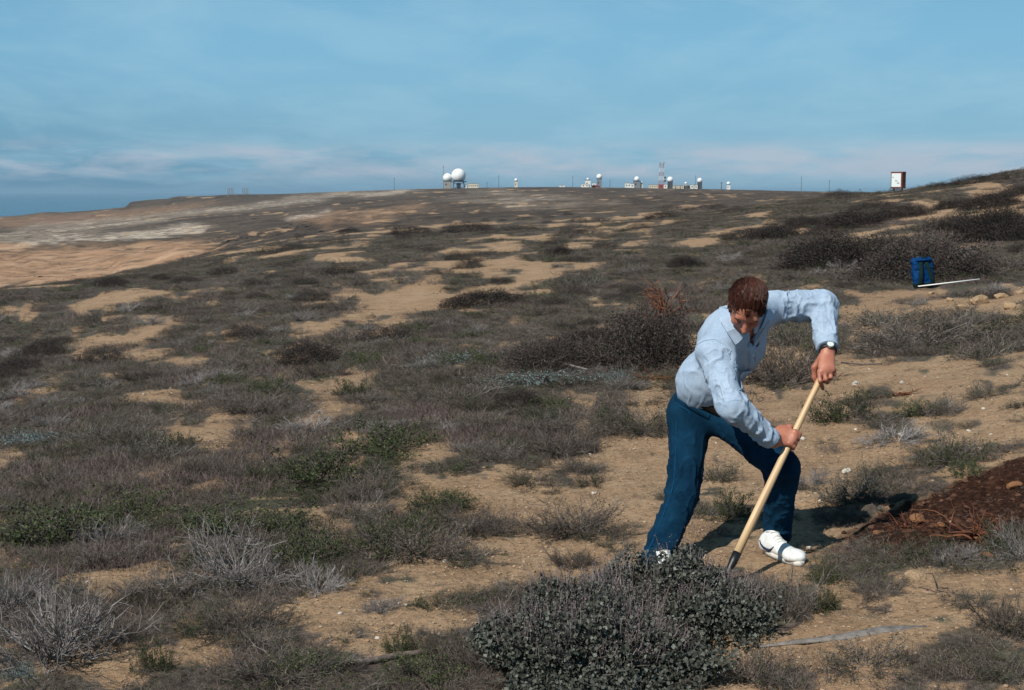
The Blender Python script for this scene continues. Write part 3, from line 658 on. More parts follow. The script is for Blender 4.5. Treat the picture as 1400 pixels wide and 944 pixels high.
# ---------------------------------------------------------------- individual shrubs the photograph shows
def shr(kind, px, row, wpx, hpx, label, asp=1.0, rz=None, group=None):
    g = on_ground(px, row); Y = g.y; wd = wpx*Y/FPX; hg = hpx*Y/FPX*1.0
    # row is the foot of the plant; its centre lies half its depth further off
    yc = Y + wd*asp*.38; xc = g.x*yc/Y
    return place_plant(kind, xc, yc, wd, max(hg, .05), label, group, parted=Y < 30, dens=1.0 if Y < 45 else .5, rz=0.0 if asp != 1.0 else rz, asp=asp)
NOTABLE = [
 ('dry', 75, 925, 215, 120, 'large tangle of bleached grey branches in the bottom left corner'),
 ('dry', 8, 850, 110, 75, 'grey bare shrub cut by the left edge above the large bleached tangle'),
 ('dry', 315, 812, 165, 82, 'bleached twiggy shrub with antler-like stems beside the green mats at left'),
 ('dry', 150, 752, 110, 42, 'small bleached shrub in front of the dark green mat at far left'),
 ('twig', 330, 880, 130, 60, 'grey fine-twigged shrub below the antler-like bleached shrub'),
 ('dry', 435, 815, 75, 45, 'small mauve grey tuft of twigs right of the green mat at left'),
 ('green', 95, 752, 200, 62, 'dark green leafy mat at the left edge behind a small bleached shrub'),
 ('green', 185, 722, 110, 45, 'green leafy shrub adjoining the dark green mat on its right'),
 ('green', 330, 742, 190, 42, 'long green mat reaching towards the pale sand tongue at left'),
 ('green', 410, 780, 120, 62, 'green leafy shrub right of the antler-like bleached shrub'),
 ('green', 440, 668, 150, 52, 'wide green patch in the grass left of the picture centre'),
 ('green', 520, 625, 140, 42, 'green shrub row in the grey grass left of the picture centre'),
 ('green', 545, 760, 120, 45, 'green topped straggly shrub on the sand left of the picture centre'),
 ('green', 600, 705, 95, 28, 'bright green low shrub at the upper edge of the sand path'),
 ('green', 600, 690, 60, 22, 'small green sprig cluster at the head of the sand path'),
 ('twig', 575, 775, 170, 52, 'mauve brown straggly brush on the sand left of the picture centre'),
 ('twig', 660, 738, 120, 36, 'low grey brush joining the straggly shrubs on the sand path'),
 ('twig', 785, 742, 150, 48, 'rounded grey brown shrub alone on the sand left of the man'),
 ('twig', 490, 690, 90, 36, 'dark brown brush under the green shrubs near the sand path'),
 ('olive', 725, 672, 90, 18, 'thin creeping olive plant on the open sand path'),
 ('olive', 810, 668, 60, 20, 'small creeping olive plant left of the digging man on the sand'),
 ('green', 585, 835, 62, 16, 'small green creeping sprig below the straggly brush on the sand'),
 ('dry', 520, 842, 66, 22, 'little fallen grey twig heap on the sand at lower left centre'),
 ('olive', 640, 552, 130, 22, 'green strip of low shrub in the grey scrub at centre'),
 ('olive', 655, 568, 90, 22, 'olive shrub at the front of the green strip at centre'),
 ('twig', 770, 630, 100, 44, 'dark twiggy shrub above the sand path at centre'),
 ('twig', 680, 632, 90, 30, 'grey fine brush behind the sand path at centre'),
 ('olive', 870, 600, 110, 42, 'olive grey shrub beside the blue jeans on the left'),
 ('heath', 885, 512, 165, 98, 'large dark heath mound with pale flecks left of the shirt'),
 ('heath', 755, 510, 150, 46, 'purple brown heath shrub left of the large dark mound'),
 ('heath', 710, 562, 80, 30, 'small purple heath shrub in the middle of the scrub'),
 ('heath', 800, 470, 80, 22, 'low purple shrub behind the purple brown heath'),
 ('heath', 658, 422, 120, 26, 'flat dark heath mound between two sand patches at centre'),
 ('heath', 420, 503, 95, 36, 'dark rounded shrub in the scrub left of centre'),
 ('twig', 345, 570, 110, 28, 'grey twig patch with pale stems in the left scrub'),
 ('dry', 425, 592, 90, 22, 'bleached twigs lying in the grass left of centre'),
 ('olive', 215, 632, 100, 34, 'olive green shrub in the mauve grass at left'),
 ('twig', 270, 652, 70, 26, 'brown twig clump in the mauve grass at left'),
 ('olive', 165, 590, 70, 24, 'small olive clump on the left above the mauve grass'),
 ('silver', 40, 610, 110, 18, 'blue green silvery mat at the left edge'),
 ('silver', 620, 500, 150, 16, 'silvery blue green mat in the middle of the scrub'),
 ('silver', 745, 530, 170, 14, 'silvery blue green mat below the purple heath'),
 ('silver', 845, 522, 70, 14, 'small silvery mat at the foot of the large dark heath'),
 ('heath', 768, 352, 36, 18, 'upright reddish brown tuft on a sand strip in the distance'),
 ('olive', 785, 396, 85, 22, 'olive shrub on the sand beyond the scrub at centre'),
 ('heath', 938, 366, 52, 16, 'dark rounded shrub above the head of the man'),
 ('heath', 1165, 312, 110, 28, 'dark green brown mound on the rise left of the sign board'),
 ('heath', 1145, 368, 170, 54, 'broad purple brown mound above the raised elbow'),
 ('heath', 1262, 386, 215, 58, 'broad dark purple mound behind the blue backpack'),
 ('heath', 1055, 330, 90, 22, 'low dark mound on the rise above the head of the man'),
 ('heath', 1360, 332, 120, 52, 'dark purple mound at the right edge on the hillside'),
 ('heath', 1300, 318, 90, 26, 'purple grey mound on the hillside right of the sign board'),
 ('heath', 1330, 252, 90, 14, 'dark mound on the skyline near the right edge'),
 ('heath', 1281, 258, 34, 10, 'small round bush on the skyline right of the sign board'),
 ('twig', 1385, 245, 60, 10, 'grey brown bush on the skyline at the right edge'),
 ('heath', 1232, 300, 90, 22, 'dark mound on the hillside just below the sign board'),
 ('heath', 1190, 288, 70, 14, 'small dark bush on the rise left below the sign board'),
 ('heath', 1352, 286, 90, 22, 'dark mound high on the hillside under the skyline bushes'),
 ('heath', 1300, 286, 60, 14, 'small dark bush between the skyline and the hillside mounds'),
 ('twig', 1225, 338, 120, 24, 'grey brush on the hillside between the sign board and the backpack mound'),
 ('twig', 1385, 372, 90, 26, 'grey brush at the right edge beyond the white stick'),
 ('heath', 1392, 268, 60, 14, 'dark bush at the right edge just under the skyline'),
 ('heath', 1100, 312, 70, 16, 'low dark bush left of the green brown mound on the rise'),
 ('heath', 640, 318, 80, 16, 'long dark bush on the far slope under the big radar dome'),
 ('heath', 560, 322, 70, 14, 'dark bush on the far slope left below the big radar dome'),
 ('heath', 905, 300, 60, 12, 'dark bush on a sand strip below the lattice mast'),
 ('twig', 1080, 530, 150, 66, 'grey dry brush right of the shirt behind the wooden handle'),
 ('olive', 1085, 478, 100, 46, 'olive green shrub under the raised arm'),
 ('twig', 1250, 478, 190, 42, 'grey dry brush on the slope below the backpack'),
 ('olive', 1320, 470, 130, 40, 'olive brush on the slope near the right edge below the backpack'),
 ('olive', 1350, 492, 110, 32, 'low olive shrub at the right edge above the bare slope'),
 ('olive', 1210, 452, 110, 26, 'olive topped brush on the slope below the white measuring stick'),
 ('green', 1150, 580, 90, 40, 'small green creeper on the bare slope right of the wooden handle'),
 ('twig', 1290, 572, 62, 26, 'isolated grey twig clump on the bare slope at right'),
 ('olive', 1350, 546, 80, 20, 'creeping olive plant on the bare slope near the right edge'),
 ('dry', 1225, 612, 100, 22, 'low bleached brush on the bare slope right of the knee'),
 ('olive', 1310, 640, 120, 44, 'olive grey shrub just above the dark dug soil'),
 ('green', 1320, 655, 62, 22, 'green tuft at the upper rim of the dark dug soil'),
 ('olive', 1165, 690, 90, 50, 'olive grey shrub right of the dark trouser leg'),
 ('dry', 1110, 668, 60, 26, 'small bleached clump behind the bent knee'),
 ('green', 1000, 712, 70, 38, 'green grey shrub between the trouser legs'),
 ('olive', 985, 662, 60, 30, 'olive grey shrub behind the trouser legs'),
 ('green', 1268, 772, 64, 36, 'bright green leafy plant at the lower rim of the dug soil'),
 ('green', 1370, 765, 70, 44, 'green plant at the right edge beside the dug soil'),
 ('dry', 1395, 770, 80, 50, 'grey twig heap at the right edge beside the dug soil'),
 ('green', 1128, 800, 46, 36, 'green sprig right of the white shoe'),
 ('green', 1122, 840, 60, 34, 'green shrub at the right end of the saltbush'),
 ('twig', 1080, 852, 110, 60, 'fine grey brush at the right end of the saltbush'),
 ('twig', 1200, 822, 80, 26, 'grey mat on the sand below the dug soil'),
 ('twig', 1380, 878, 120, 56, 'dark grey brush at the right edge low in the picture'),
 ('olive', 1180, 934, 130, 40, 'grey and green straggly shrub at the bottom right'),
 ('olive', 1370, 940, 90, 30, 'olive brush in the bottom right corner'),
 ('olive', 1030, 944, 130, 46, 'olive brush at the bottom edge right of the saltbush'),
 ('green', 210, 925, 60, 46, 'bright green sprig in the sand at bottom left'),
 ('twig', 390, 945, 190, 42, 'grey brush with green tips at the bottom edge left of centre'),
 ('green', 420, 935, 120, 30, 'green tips in the brush at the bottom edge left of centre'),
 ('green', 575, 945, 130, 36, 'green sprigs at the left foot of the saltbush'),
 ('twig', 640, 925, 110, 50, 'mauve fine brush against the left side of the saltbush'),
 ('green', 545, 900, 60, 34, 'tall green sprig at the end of the fallen branch'),
 ('twig', 600, 905, 60, 40, 'grey upright twigs between the fallen branch and the saltbush'),
 ('twig', 780, 782, 80, 26, 'thin grey twig patch on the sand above the saltbush'),
 ('twig', 1290, 445, 110, 22, 'thin grey brush among the pale sandstone blocks'),
 ('silver', 30, 935, 60, 26, 'small silvery plant in the bottom left corner'),
]
for q in NOTABLE: shr(*q)

# the foreground saltbush: two joined mounds of small grey-green leaves under a haze of fine seed stems
def saltbush(px, row, wpx, hpx, dep, label, seed, n=15000):
    g = on_ground(px, min(row, 943)) if row < 943 else on_ground(px, row); rng = np.random.default_rng(seed)
    wd = wpx*g.y/FPX; hg = hpx*g.y/FPX; yc = g.y+dep*.5; xc = g.x*yc/g.y
    o = empty('saltbush', (xc, yc, hz(xc, yc)-.02)); tag(o, label, 'shrub')
    def dm(k, sh):
        q, d = dome_pts(k, rng, .5, .42, seed, sh); q = q*np.array([wd, dep, hg*2]); return q, d
    nb = 160; d = unit(capdirs(nb, rng, 5, 85)*np.array([wd, dep, hg*1.4])); A = paths(rng.normal(size=(nb, 3))*np.array([.09*wd, .09*dep, 0]), d, rng.uniform(.6, .95, nb)*np.linalg.norm(d*np.array([wd*.5, dep*.5, hg*.95]), axis=1), 5, .03, rng)
    A[..., 2] = np.maximum(A[..., 2], .01)
    v, f = tubes(A, np.linspace(.006, .002, 5)[None]*np.ones((nb, 1))); link('branches', mesh_np('branches', v, f, M['wood']), o)
    # leaves sit in little rosettes
    nr_ = n//9; c, cd = dm(nr_, (.66, 1.0)); keep = noise3(c[:, 0]*9, c[:, 1]*9, c[:, 2]*9, seed+8) > -.48; c = c[keep]
    q = np.repeat(c, 9, axis=0) + rng.normal(size=(len(c)*9, 3))*.0105
    lf = leaves(q, rng.uniform(.011, .022, len(q)), rng, .6, .8)
    q2, _ = dm(int(n*.4), (.3, .75)); l2 = leaves(q2, rng.uniform(.009, .016, len(q2)), rng, .6, .8)
    v, f = cat([lf, l2]); link('foliage', mesh_np('foliage', v, f, M['salt']), o)
    m_ = int(n*.05); p, dd = dm(m_, (.92, 1.02)); k2 = dd[:, 2] > .55; p, dd = p[k2], dd[k2]
    tw = paths(p, unit(dd*.5+np.array([0, 0, .9])+rng.normal(size=p.shape)*.3), rng.uniform(.02, .075, len(p)), 3, .05, rng)
    a = ribbons(tw, np.full(tw.shape[:2], .0011), rng); qs = np.repeat(tw[:, -1], 2, axis=0)+rng.normal(size=(2*len(tw), 3))*.006
    v, f = cat([a, leaves(qs, .0075, rng)]); link('seed_stems', mesh_np('seed_stems', v, f, M['purple2']), o)
M['purple2'] = leafmat('seed_stem', [(0, (.04, .03, .03)), (.5, (.13, .105, .105)), (1, (.28, .24, .235))])
saltbush(818, 975, 355, 106, .95, 'dense grey-green saltbush at the bottom, largest plant in the foreground', 41, 62000)
saltbush(926, 892, 325, 100, .68, 'smaller grey-green saltbush mound joined to the right of the large one, where the tool digs', 43, 30000)

KEEPOUT = []
for a_, b_, r_ in ((1263, 400, .5), (1290, 398, .7), (1330, 394, .7), (1340, 420, .35), (1228, 268, 1.2), (1170, 530, .15), (890, 790, .2), (1048, 757, .14), (1075, 768, .17), (1095, 775, .13), (985, 780, .12), (1100, 870, .25), (1180, 868, .25), (1240, 862, .2), (540, 905, .2), (585, 900, .15)):
    g_ = on_ground(a_, b_); KEEPOUT.append((g_.x, g_.y, r_))
# ---------------------------------------------------------------- shrubs scattered among the scrub
def frame_px(x, y):
    return 700+FPX*(x/np.maximum(y, .1))*.994
CTR = []     # occupied spots
def whichone(label, x, y, rel):
    """say where among its like a shrub stands"""
    s_ = x/y; side = 'far left' if s_ < -.22 else 'left' if s_ < -.08 else 'middle' if s_ < .08 else 'right' if s_ < .22 else 'far right'
    dep = 'foreground' if y < 7 else 'near scrub' if y < 10 else 'middle scrub' if y < 18 else 'farther scrub' if y < 40 else 'distant slope'
    sz = 'smaller' if rel < .85 else 'larger' if rel > 1.15 else 'middling'
    return '%s, %s, in the %s at the %s' % (label, sz, dep, side)
def scatter_group(kind, n, label, group, y0, y1, size, hfac, sel, seed, thr=.45, parted_below=12, sp=.8):
    rng = np.random.default_rng(seed); k = 0; tries = 0
    while k < n and tries < 60:
        tries += 1
        Y = np.exp(rng.uniform(math.log(y0), math.log(y1), 400)); s_ = rng.uniform(-.40, .40, 400); X_ = Y*s_
        c_ = cover(X_, Y); e = sel(X_, Y) if sel else np.ones(400)
        ok = (c_ > thr) & (rng.uniform(0, 1, 400) < e)
        for i in np.nonzero(ok)[0]:
            if k >= n: break
            f = (Y[i]/8)**.45; wd = rng.uniform(*size)*f
            if (X_[i]/Y[i] > .08) and (X_[i]/Y[i] < .215) and Y[i] < 7.1 and Y[i] > 5.9: continue
            if any((X_[i]-a)**2+(Y[i]-b)**2 < (sp*(wd+r_)*.5)**2 for a, b, r_ in CTR[-400:]): continue
            if any((X_[i]-a)**2+(Y[i]-b)**2 < (r_+wd*.4)**2 for a, b, r_ in KEEPOUT): continue
            CTR.append((X_[i], Y[i], wd))
            place_plant(kind, float(X_[i]), float(Y[i]), float(wd), float(wd*hfac*rng.uniform(.75, 1.25)), whichone(label, float(X_[i]), float(Y[i]), float(wd/f/(size[0]+size[1])*2)), group, parted=Y[i] < parted_below, dens=1.0 if Y[i] < 16 else (.5 if Y[i] < 40 else .25))
            k += 1
GR = lambda x, y: np.clip(.12+samp(GREEN, x, y)*1.2, 0, 1)
NG = lambda x, y: np.clip(1-samp(GREEN, x, y)*.8, 0, 1)
scatter_group('olive', 270, 'low olive grey shrub', 'low olive shrubs scattered through the scrub', 5.2, 90, (.2, .45), .22, None, 5)
scatter_group('twig', 260, 'low grey brown twiggy shrub', 'grey brown twiggy shrubs scattered through the scrub', 4.8, 90, (.22, .48), .22, lambda x, y: NG(x, y)*(1-.85*samp(SAND, x, y)*(y < 13)), 6)
scatter_group('green', 90, 'low green leafy shrub', 'green leafy shrubs scattered through the scrub', 5., 40, (.2, .42), .24, GR, 7)
scatter_group('heath', 150, 'dark purple brown rounded bush', 'dark rounded bushes on the farther slope', 16, 120, (.25, .55), .26, None, 8)
scatter_group('dry', 70, 'bleached bare shrub', 'bleached bare shrubs in the scrub', 5, 30, (.2, .4), .26, NG, 9)
scatter_group('olive', 60, 'tiny creeping olive plant on sand', 'tiny creeping plants on the bare sand', 5, 22, (.12, .26), .22, lambda x, y: np.clip(samp(SAND, x, y)*1.3-.2, 0, .8), 12, thr=-1, sp=1.1)

# ---------------------------------------------------------------- ground cover nobody could count
def gn_scatter(name, kinds, pts, scl, rot, label, cat_, protos):
    """one object: a point cloud whose points carry plant clumps"""
    n = len(pts)
    me = bpy.data.meshes.new(name); me.vertices.add(n); me.vertices.foreach_set('co', np.asarray(pts, np.float32).ravel())
    a = me.attributes.new('scl', 'FLOAT_VECTOR', 'POINT'); a.data.foreach_set('vector', np.asarray(scl, np.float32).ravel())
    a = me.attributes.new('rotv', 'FLOAT_VECTOR', 'POINT'); a.data.foreach_set('vector', np.asarray(rot, np.float32).ravel())
    a = me.attributes.new('pick', 'INT', 'POINT'); a.data.foreach_set('value', np.asarray(kinds, np.int32))
    o = link(name, me)
    coll = bpy.data.collections.new(name+'_clumps')
    for m_ in protos:
        p = bpy.data.objects.new(name+'_clump', m_); coll.objects.link(p)
    g = bpy.data.node_groups.new(name, 'GeometryNodeTree')
    g.interface.new_socket('Geometry', in_out='INPUT', socket_type='NodeSocketGeometry'); g.interface.new_socket('Geometry', in_out='OUTPUT', socket_type='NodeSocketGeometry')
    gi = g.nodes.new('NodeGroupInput'); go = g.nodes.new('NodeGroupOutput'); ip = g.nodes.new('GeometryNodeInstanceOnPoints')
    ci = g.nodes.new('GeometryNodeCollectionInfo'); ci.inputs['Collection'].default_value = coll; ci.inputs['Separate Children'].default_value = True; ci.inputs['Reset Children'].default_value = True
    def na(nm, t):
        q = g.nodes.new('GeometryNodeInputNamedAttribute'); q.data_type = t; q.inputs['Name'].default_value = nm; return [s for s in q.outputs if s.enabled and s.name == 'Attribute'][0]
    g.links.new(gi.outputs[0], ip.inputs['Points']); g.links.new(ci.outputs[0], ip.inputs['Instance']); ip.inputs['Pick Instance'].default_value = True
    g.links.new(na('pick', 'INT'), ip.inputs['Instance Index']); g.links.new(na('rotv', 'FLOAT_VECTOR'), ip.inputs['Rotation']); g.links.new(na('scl', 'FLOAT_VECTOR'), ip.inputs['Scale'])
    g.links.new(ip.outputs[0], go.inputs[0])
    md = o.modifiers.new('clumps', 'NODES'); md.node_group = g
    tag(o, label, cat_, kind='stuff'); return o
def field(n, y0, y1, rng, slim=.43, power=-.6):
    u = rng.uniform(0, 1, n); p = power+1
    Y = (y0**p+u*(y1**p-y0**p))**(1/p); return Y*rng.uniform(-slim, slim, n)+rng.uniform(-1.4, 1.4, n)*np.clip(Y/9, .4, 1), Y
def clumps(name, n, y0, y1, seed, sel, size, hf, protos, label, cat_, grow=.7, power=-.6, keepout=True):
    rng = np.random.default_rng(seed); x, y = field(n, y0, y1, rng, power=power)
    k = rng.uniform(0, 1, n) < sel(x, y); x, y = x[k], y[k]
    if keepout:      # the trodden place where the man stands
        k = ~((y > 6.0) & (y < 6.95) & (x/y > .085) & (x/y < .215)) | (rng.uniform(0, 1, len(x)) < .3); x, y = x[k], y[k]
    k = np.ones(len(x), bool)
    for a_, b_, r_ in KEEPOUT: k &= (x-a_)**2+(y-b_)**2 > r_*r_
    x, y = x[k], y[k]
    n = len(x); f = (y/7)**grow; s_ = rng.uniform(*size, n)*f*np.where(cover(x, y) < .5, .6, 1)
    z = height(x, y)
    e = .25; gx = (height(x+e, y)-height(x-e, y))/(2*e); gy = (height(x, y+e)-height(x, y-e))/(2*e)
    rz = rng.uniform(0, 6.28, n)
    rot = np.stack([np.arctan(gy), -np.arctan(gx), rz], 1)
    rot = np.stack([np.clip(np.arctan(gy)*np.cos(rz)-np.arctan(gx)*np.sin(rz), -.5, .5)*0+0, 0*rz, rz], 1) if False else np.stack([0*rz, 0*rz, rz], 1)
    gn_scatter(name, rng.integers(0, len(protos), n), np.stack([x, y, z-.012*f], 1), np.stack([s_, s_, s_*hf*rng.uniform(.5, 1.2, n)/np.maximum(f, 1)**.55], 1), rot, label, cat_, protos)
    return n
SEED_GAP = 1
sm = lambda kind, seeds, d: [shrub_mesh_single(kind, s, d) for s in seeds]
cv = lambda x, y: cover(x, y)
cnt = []
cnt.append(clumps('dry_grass', 26000, 4.0, 80, 21, lambda x, y: np.clip(cv(x, y)*1.3-.15, 0, 1)*(1-.4*samp(GREEN, x, y))*(1-.75*samp(MAUVE, x, y)), (.16, .32), .6, sm('grass', (11, 12, 13), .32), 'thin grey brown dead grass and thatch covering the slope', 'grass', grow=.55, power=-.35))
cnt.append(clumps('mauve_grass', 7000, 4.0, 40, 22, lambda x, y: np.clip(cv(x, y)*1.3-.2, 0, 1)*np.clip(.12+samp(MAUVE, x, y), 0, 1), (.28, .5), .7, sm('mauve', (14, 15), .5), 'fine mauve brown dead grass at the left of the slope', 'grass'))
cnt.append(clumps('twig_litter', 16000, 4.0, 90, 23, lambda x, y: np.clip(cv(x, y)*1.4-.3, 0, 1), (.18, .36), .5, sm('twig', (16, 17), .16), 'low dead twigs matted over the ground between the shrubs', 'brush', grow=.55, power=-.35))
cnt.append(clumps('green_ground_cover', 20000, 4.0, 70, 24, lambda x, y: np.clip(cv(x, y)*1.4-.3, 0, 1)*np.clip(.33+1.5*samp(GREEN, x, y), 0, 1), (.2, .38), .6, sm('green', (18, 19), .18)+sm('olive', (20,), .18), 'small green creeping leaves mixed into the dead grass', 'ground cover'))
cnt.append(clumps('silver_ground_cover', 4000, 8.0, 60, 26, lambda x, y: samp(SILV, x, y), (.2, .4), .6, sm('silver', (4,), .3), 'silvery blue green creeping mats in the middle of the slope', 'ground cover'))
cnt.append(clumps('heath_scrub', 16000, 12, 330, 25, lambda x, y: np.clip(cv(x, y)*1.5-.45, 0, 1)*np.where(y > 70, (1-samp(PALE, x, y, .5))*(1-.85*samp(ORANGE, x, y, .4)), 1), (.16, .36), .55, sm('heath', (5,), .06)+sm('twig', (6, 7), .09)+sm('olive', (8,), .12), 'dark low scrub covering the middle and far slopes', 'scrub', grow=.55, power=-.5))
def blob_clump(seed):
    """a far bush, a few dozen leafy flakes"""
    rng = np.random.default_rng(seed); q, d = dome_pts(110, rng, .3, .35, seed, (.5, 1.0))
    return mesh_np('far_bush', *leaves(q, rng.uniform(.16, .3, 110), rng, .2, .9), M['farleaf'])
M['farleaf'] = leafmat('far_leaf', [(0, (.03, .026, .02)), (.6, (.065, .056, .045)), (1, (.11, .095, .075))])
cnt.append(clumps('far_scrub', 42000, 110, 1600, 27, lambda x, y: (1-.93*samp(PALE, x, y, .5))*(1-.9*samp(ORANGE, x, y, .4))*np.clip(.5+2.2*fbm2(x*.02, y*.006, 3, 7), .05, 1), (.08, .26), .4, [blob_clump(i) for i in (1, 2, 3)], 'dark scrub on the distant plateau', 'scrub', grow=.68, power=-.55))
cnt.append(clumps('sparse_tufts', 34000, 4.2, 140, 33, lambda x, y: (cv(x, y) < .5)*.7*np.clip((y-5)/12, .12, 1)*(fbm2(x*.9, y*.5, 2, 3) > -.05), (.07, .26), .7, sm('olive', (21, 22), .15)+sm('twig', (23,), .12)+sm('grass', (24,), .15)+sm('heath', (25,), .05), 'small sparse tufts and dead sprigs standing in the bare sand', 'tufts', grow=.55, power=-.15))
def litter_mesh(seed):
    rng = np.random.default_rng(seed); n = 16; p0 = np.stack([rng.normal(size=n)*.3, rng.normal(size=n)*.3, np.full(n, .02)], 1); a = rng.uniform(0, 6.28, n)
    Q = paths(p0, np.stack([np.cos(a), np.sin(a), rng.uniform(-.05, .15, n)], 1), rng.uniform(.08, .4, n), 4, .08, rng); Q[..., 2] = np.maximum(Q[..., 2], .005)
    return mesh_np('litter', *cat([tubes(Q, np.full(Q.shape[:2], .009)), leaves(p0+rng.normal(size=(n, 3))*.15*np.array([1, 1, 0]), .06, rng, .1)]), M['wood'])
cnt.append(clumps('dead_litter', 5200, 4.0, 26, 44, lambda x, y: (cv(x, y) < .6)*.8, (.12, .3), .8, [litter_mesh(i) for i in (1, 2, 3)], 'broken bits of dead twig and leaf lying on the bare sand', 'litter', grow=.4, power=-.6))
print('clumps', cnt)
# ---------------------------------------------------------------- signed-distance modelling for the man
def V3(a): return np.array([a[0], a[1], a[2]], float)
class Field3:
    def __init__(s, lo, hi, h):
        s.lo = np.array(lo, float); s.h = h; s.n = np.ceil((np.array(hi)-s.lo)/h).astype(int)+1
        s.A = np.full(s.n, 1.0, np.float32)
    def sub(s, lo, hi):
        i0 = np.clip(np.floor((np.array(lo)-s.lo)/s.h).astype(int), 0, s.n); i1 = np.clip(np.ceil((np.array(hi)-s.lo)/s.h).astype(int)+1, 0, s.n)
        sl = tuple(slice(a, b) for a, b in zip(i0, i1))
        ax = [s.lo[k]+s.h*np.arange(i0[k], i1[k]) for k in range(3)]
        return sl, np.stack(np.meshgrid(*ax, indexing='ij'), -1)
    def put(s, sl, d, k, mode='add'):
        a = s.A[sl]
        if mode == 'add':
            h = np.clip(.5+.5*(a-d)/k, 0, 1) if k > 0 else (a > d)*1.
            s.A[sl] = a*(1-h)+d*h-k*h*(1-h)
        elif mode == 'cut':       # remove the solid d, smoothly
            h = np.clip(.5-.5*(a+d)/k, 0, 1); s.A[sl] = a*(1-h)-d*h+k*h*(1-h)
        elif mode == 'clip':      # keep only where d<0
            s.A[sl] = np.maximum(a, d)
    def limb(s, a, b, ra, rb, k=.02, side=None, ea=(1, 1), eb=None, mode='add'):
        """tapered capsule from a to b; side = direction of the first half-axis of an elliptical section, ea/eb = section stretch"""
        a, b = V3(a), V3(b); eb = eb or ea; m = max(ra*max(ea), rb*max(eb))+.06+k
        sl, X = s.sub(np.minimum(a, b)-m, np.maximum(a, b)+m)
        if 0 in X.shape: return s
        ab = b-a; L2 = float(ab@ab)+1e-9; p = X-a; t = np.clip((p@ab)/L2, 0, 1); q = p-t[..., None]*ab; r = ra+(rb-ra)*t
        if side is None: d = np.linalg.norm(q, axis=-1)-r
        else:
            e3 = ab/math.sqrt(L2); e1 = V3(side); e1 = e1-e3*(e1@e3); e1 /= np.linalg.norm(e1); e2 = np.cross(e3, e1)
            sx = ea[0]+(eb[0]-ea[0])*t; sy = ea[1]+(eb[1]-ea[1])*t
            u, v, w_ = q@e1/sx, q@e2/sy, q@e3
            d = (np.sqrt(u*u+v*v+w_*w_)-r)*np.minimum(np.minimum(sx, sy), 1)
        s.put(sl, d.astype(np.float32), k, mode); return s
    def ell(s, c, R, rad, k=.02, mode='add'):
        """ellipsoid at c; R columns are its axes"""
        c = V3(c); m = max(rad)+.05+k; sl, X = s.sub(c-m, c+m)
        if 0 in X.shape: return s
        q = (X-c)@np.array(R); rad = np.array(rad); k0 = np.linalg.norm(q/rad, axis=-1); k1 = np.linalg.norm(q/(rad*rad), axis=-1)+1e-9
        d = k0*(k0-1)/k1; s.put(sl, d.astype(np.float32), k, mode); return s
    def chain(s, pts, rad, k=.012, **kw):
        for i in range(len(pts)-1): s.limb(pts[i], pts[i+1], rad[i], rad[i+1], k, **kw)
        return s
    def plane(s, c, n, reach, keep_below=True):
        """cut the solid off beyond the plane at c with normal n, only within reach of c"""
        c, n = V3(c), V3(n); n = n/np.linalg.norm(n); sl, X = s.sub(c-reach, c+reach)
        d = (X-c)@n; near = np.linalg.norm(X-c, axis=-1) < reach; a = s.A[sl]
        s.A[sl] = np.where(near, np.maximum(a, d), a); return s
    def mesh(s, name, mat_, disp=None, smooth_it=1):
        A = s.A; S = A < 0
        nx, ny, nz = A.shape
        c8 = [S[i:nx-1+i, j:ny-1+j, k:nz-1+k] for i in (0, 1) for j in (0, 1) for k in (0, 1)]
        cnt = sum(c.astype(np.int8) for c in c8); act = (cnt > 0) & (cnt < 8)
        idx = -np.ones(act.shape, np.int32); I = np.argwhere(act); idx[act] = np.arange(len(I))
        acc = np.zeros((len(I), 3)); num = np.zeros(len(I))
        offs = [(i, j, k) for i in (0, 1) for j in (0, 1) for k in (0, 1)]
        vals = {o: A[I[:, 0]+o[0], I[:, 1]+o[1], I[:, 2]+o[2]].astype(float) for o in offs}
        for o in offs:
            for ax in range(3):
                if o[ax] == 0:
                    p = list(o); p[ax] = 1; p = tuple(p); a, b = vals[o], vals[p]; m = (a < 0) != (b < 0)
                    t = np.where(m, a/(a-b+1e-12), 0); pos = np.array(o, float)[None].repeat(len(I), 0); pos[:, ax] += t
                    acc[m] += pos[m]; num[m] += 1
        V = (I+acc/num[:, None])*s.h+s.lo
        F = []
        for ax in range(3):
            o1, o2 = [(1, 2), (2, 0), (0, 1)][ax]
            sl0 = [slice(None)]*3; sl1 = [slice(None)]*3; sl0[ax] = slice(0, -1); sl1[ax] = slice(1, None)
            a, b = S[tuple(sl0)], S[tuple(sl1)]
            E = np.argwhere(a != b); inside = a[tuple(E.T)]
            ok = (E[:, o1] > 0) & (E[:, o2] > 0) & (E[:, o1] < idx.shape[o1]) & (E[:, o2] < idx.shape[o2]); E, inside = E[ok], inside[ok]
            def cell(d1, d2):
                q = E.copy(); q[:, o1] -= d1; q[:, o2] -= d2; return idx[tuple(q.T)]
            f = np.stack([cell(1, 1), cell(0, 1), cell(0, 0), cell(1, 0)], 1); f[~inside] = f[~inside][:, ::-1]; F.append(f)
        F = np.concatenate(F); F = F[(F >= 0).all(1)]
        # keep the largest connected surface only
        par = np.arange(len(V))
        for _ in range(60):
            m = par[F].min(1); new = par.copy(); np.minimum.at(new, F.ravel(), m.repeat(4)); new = new[new]
            if (new == par).all(): break
            par = new
        lab, cn = np.unique(par, return_counts=True)
        big = lab[np.argmax(cn)]; keepv = par == big
        F = F[keepv[F].all(1)]; rem = -np.ones(len(V), int); rem[keepv] = np.arange(keepv.sum()); V = V[keepv]; F = rem[F]
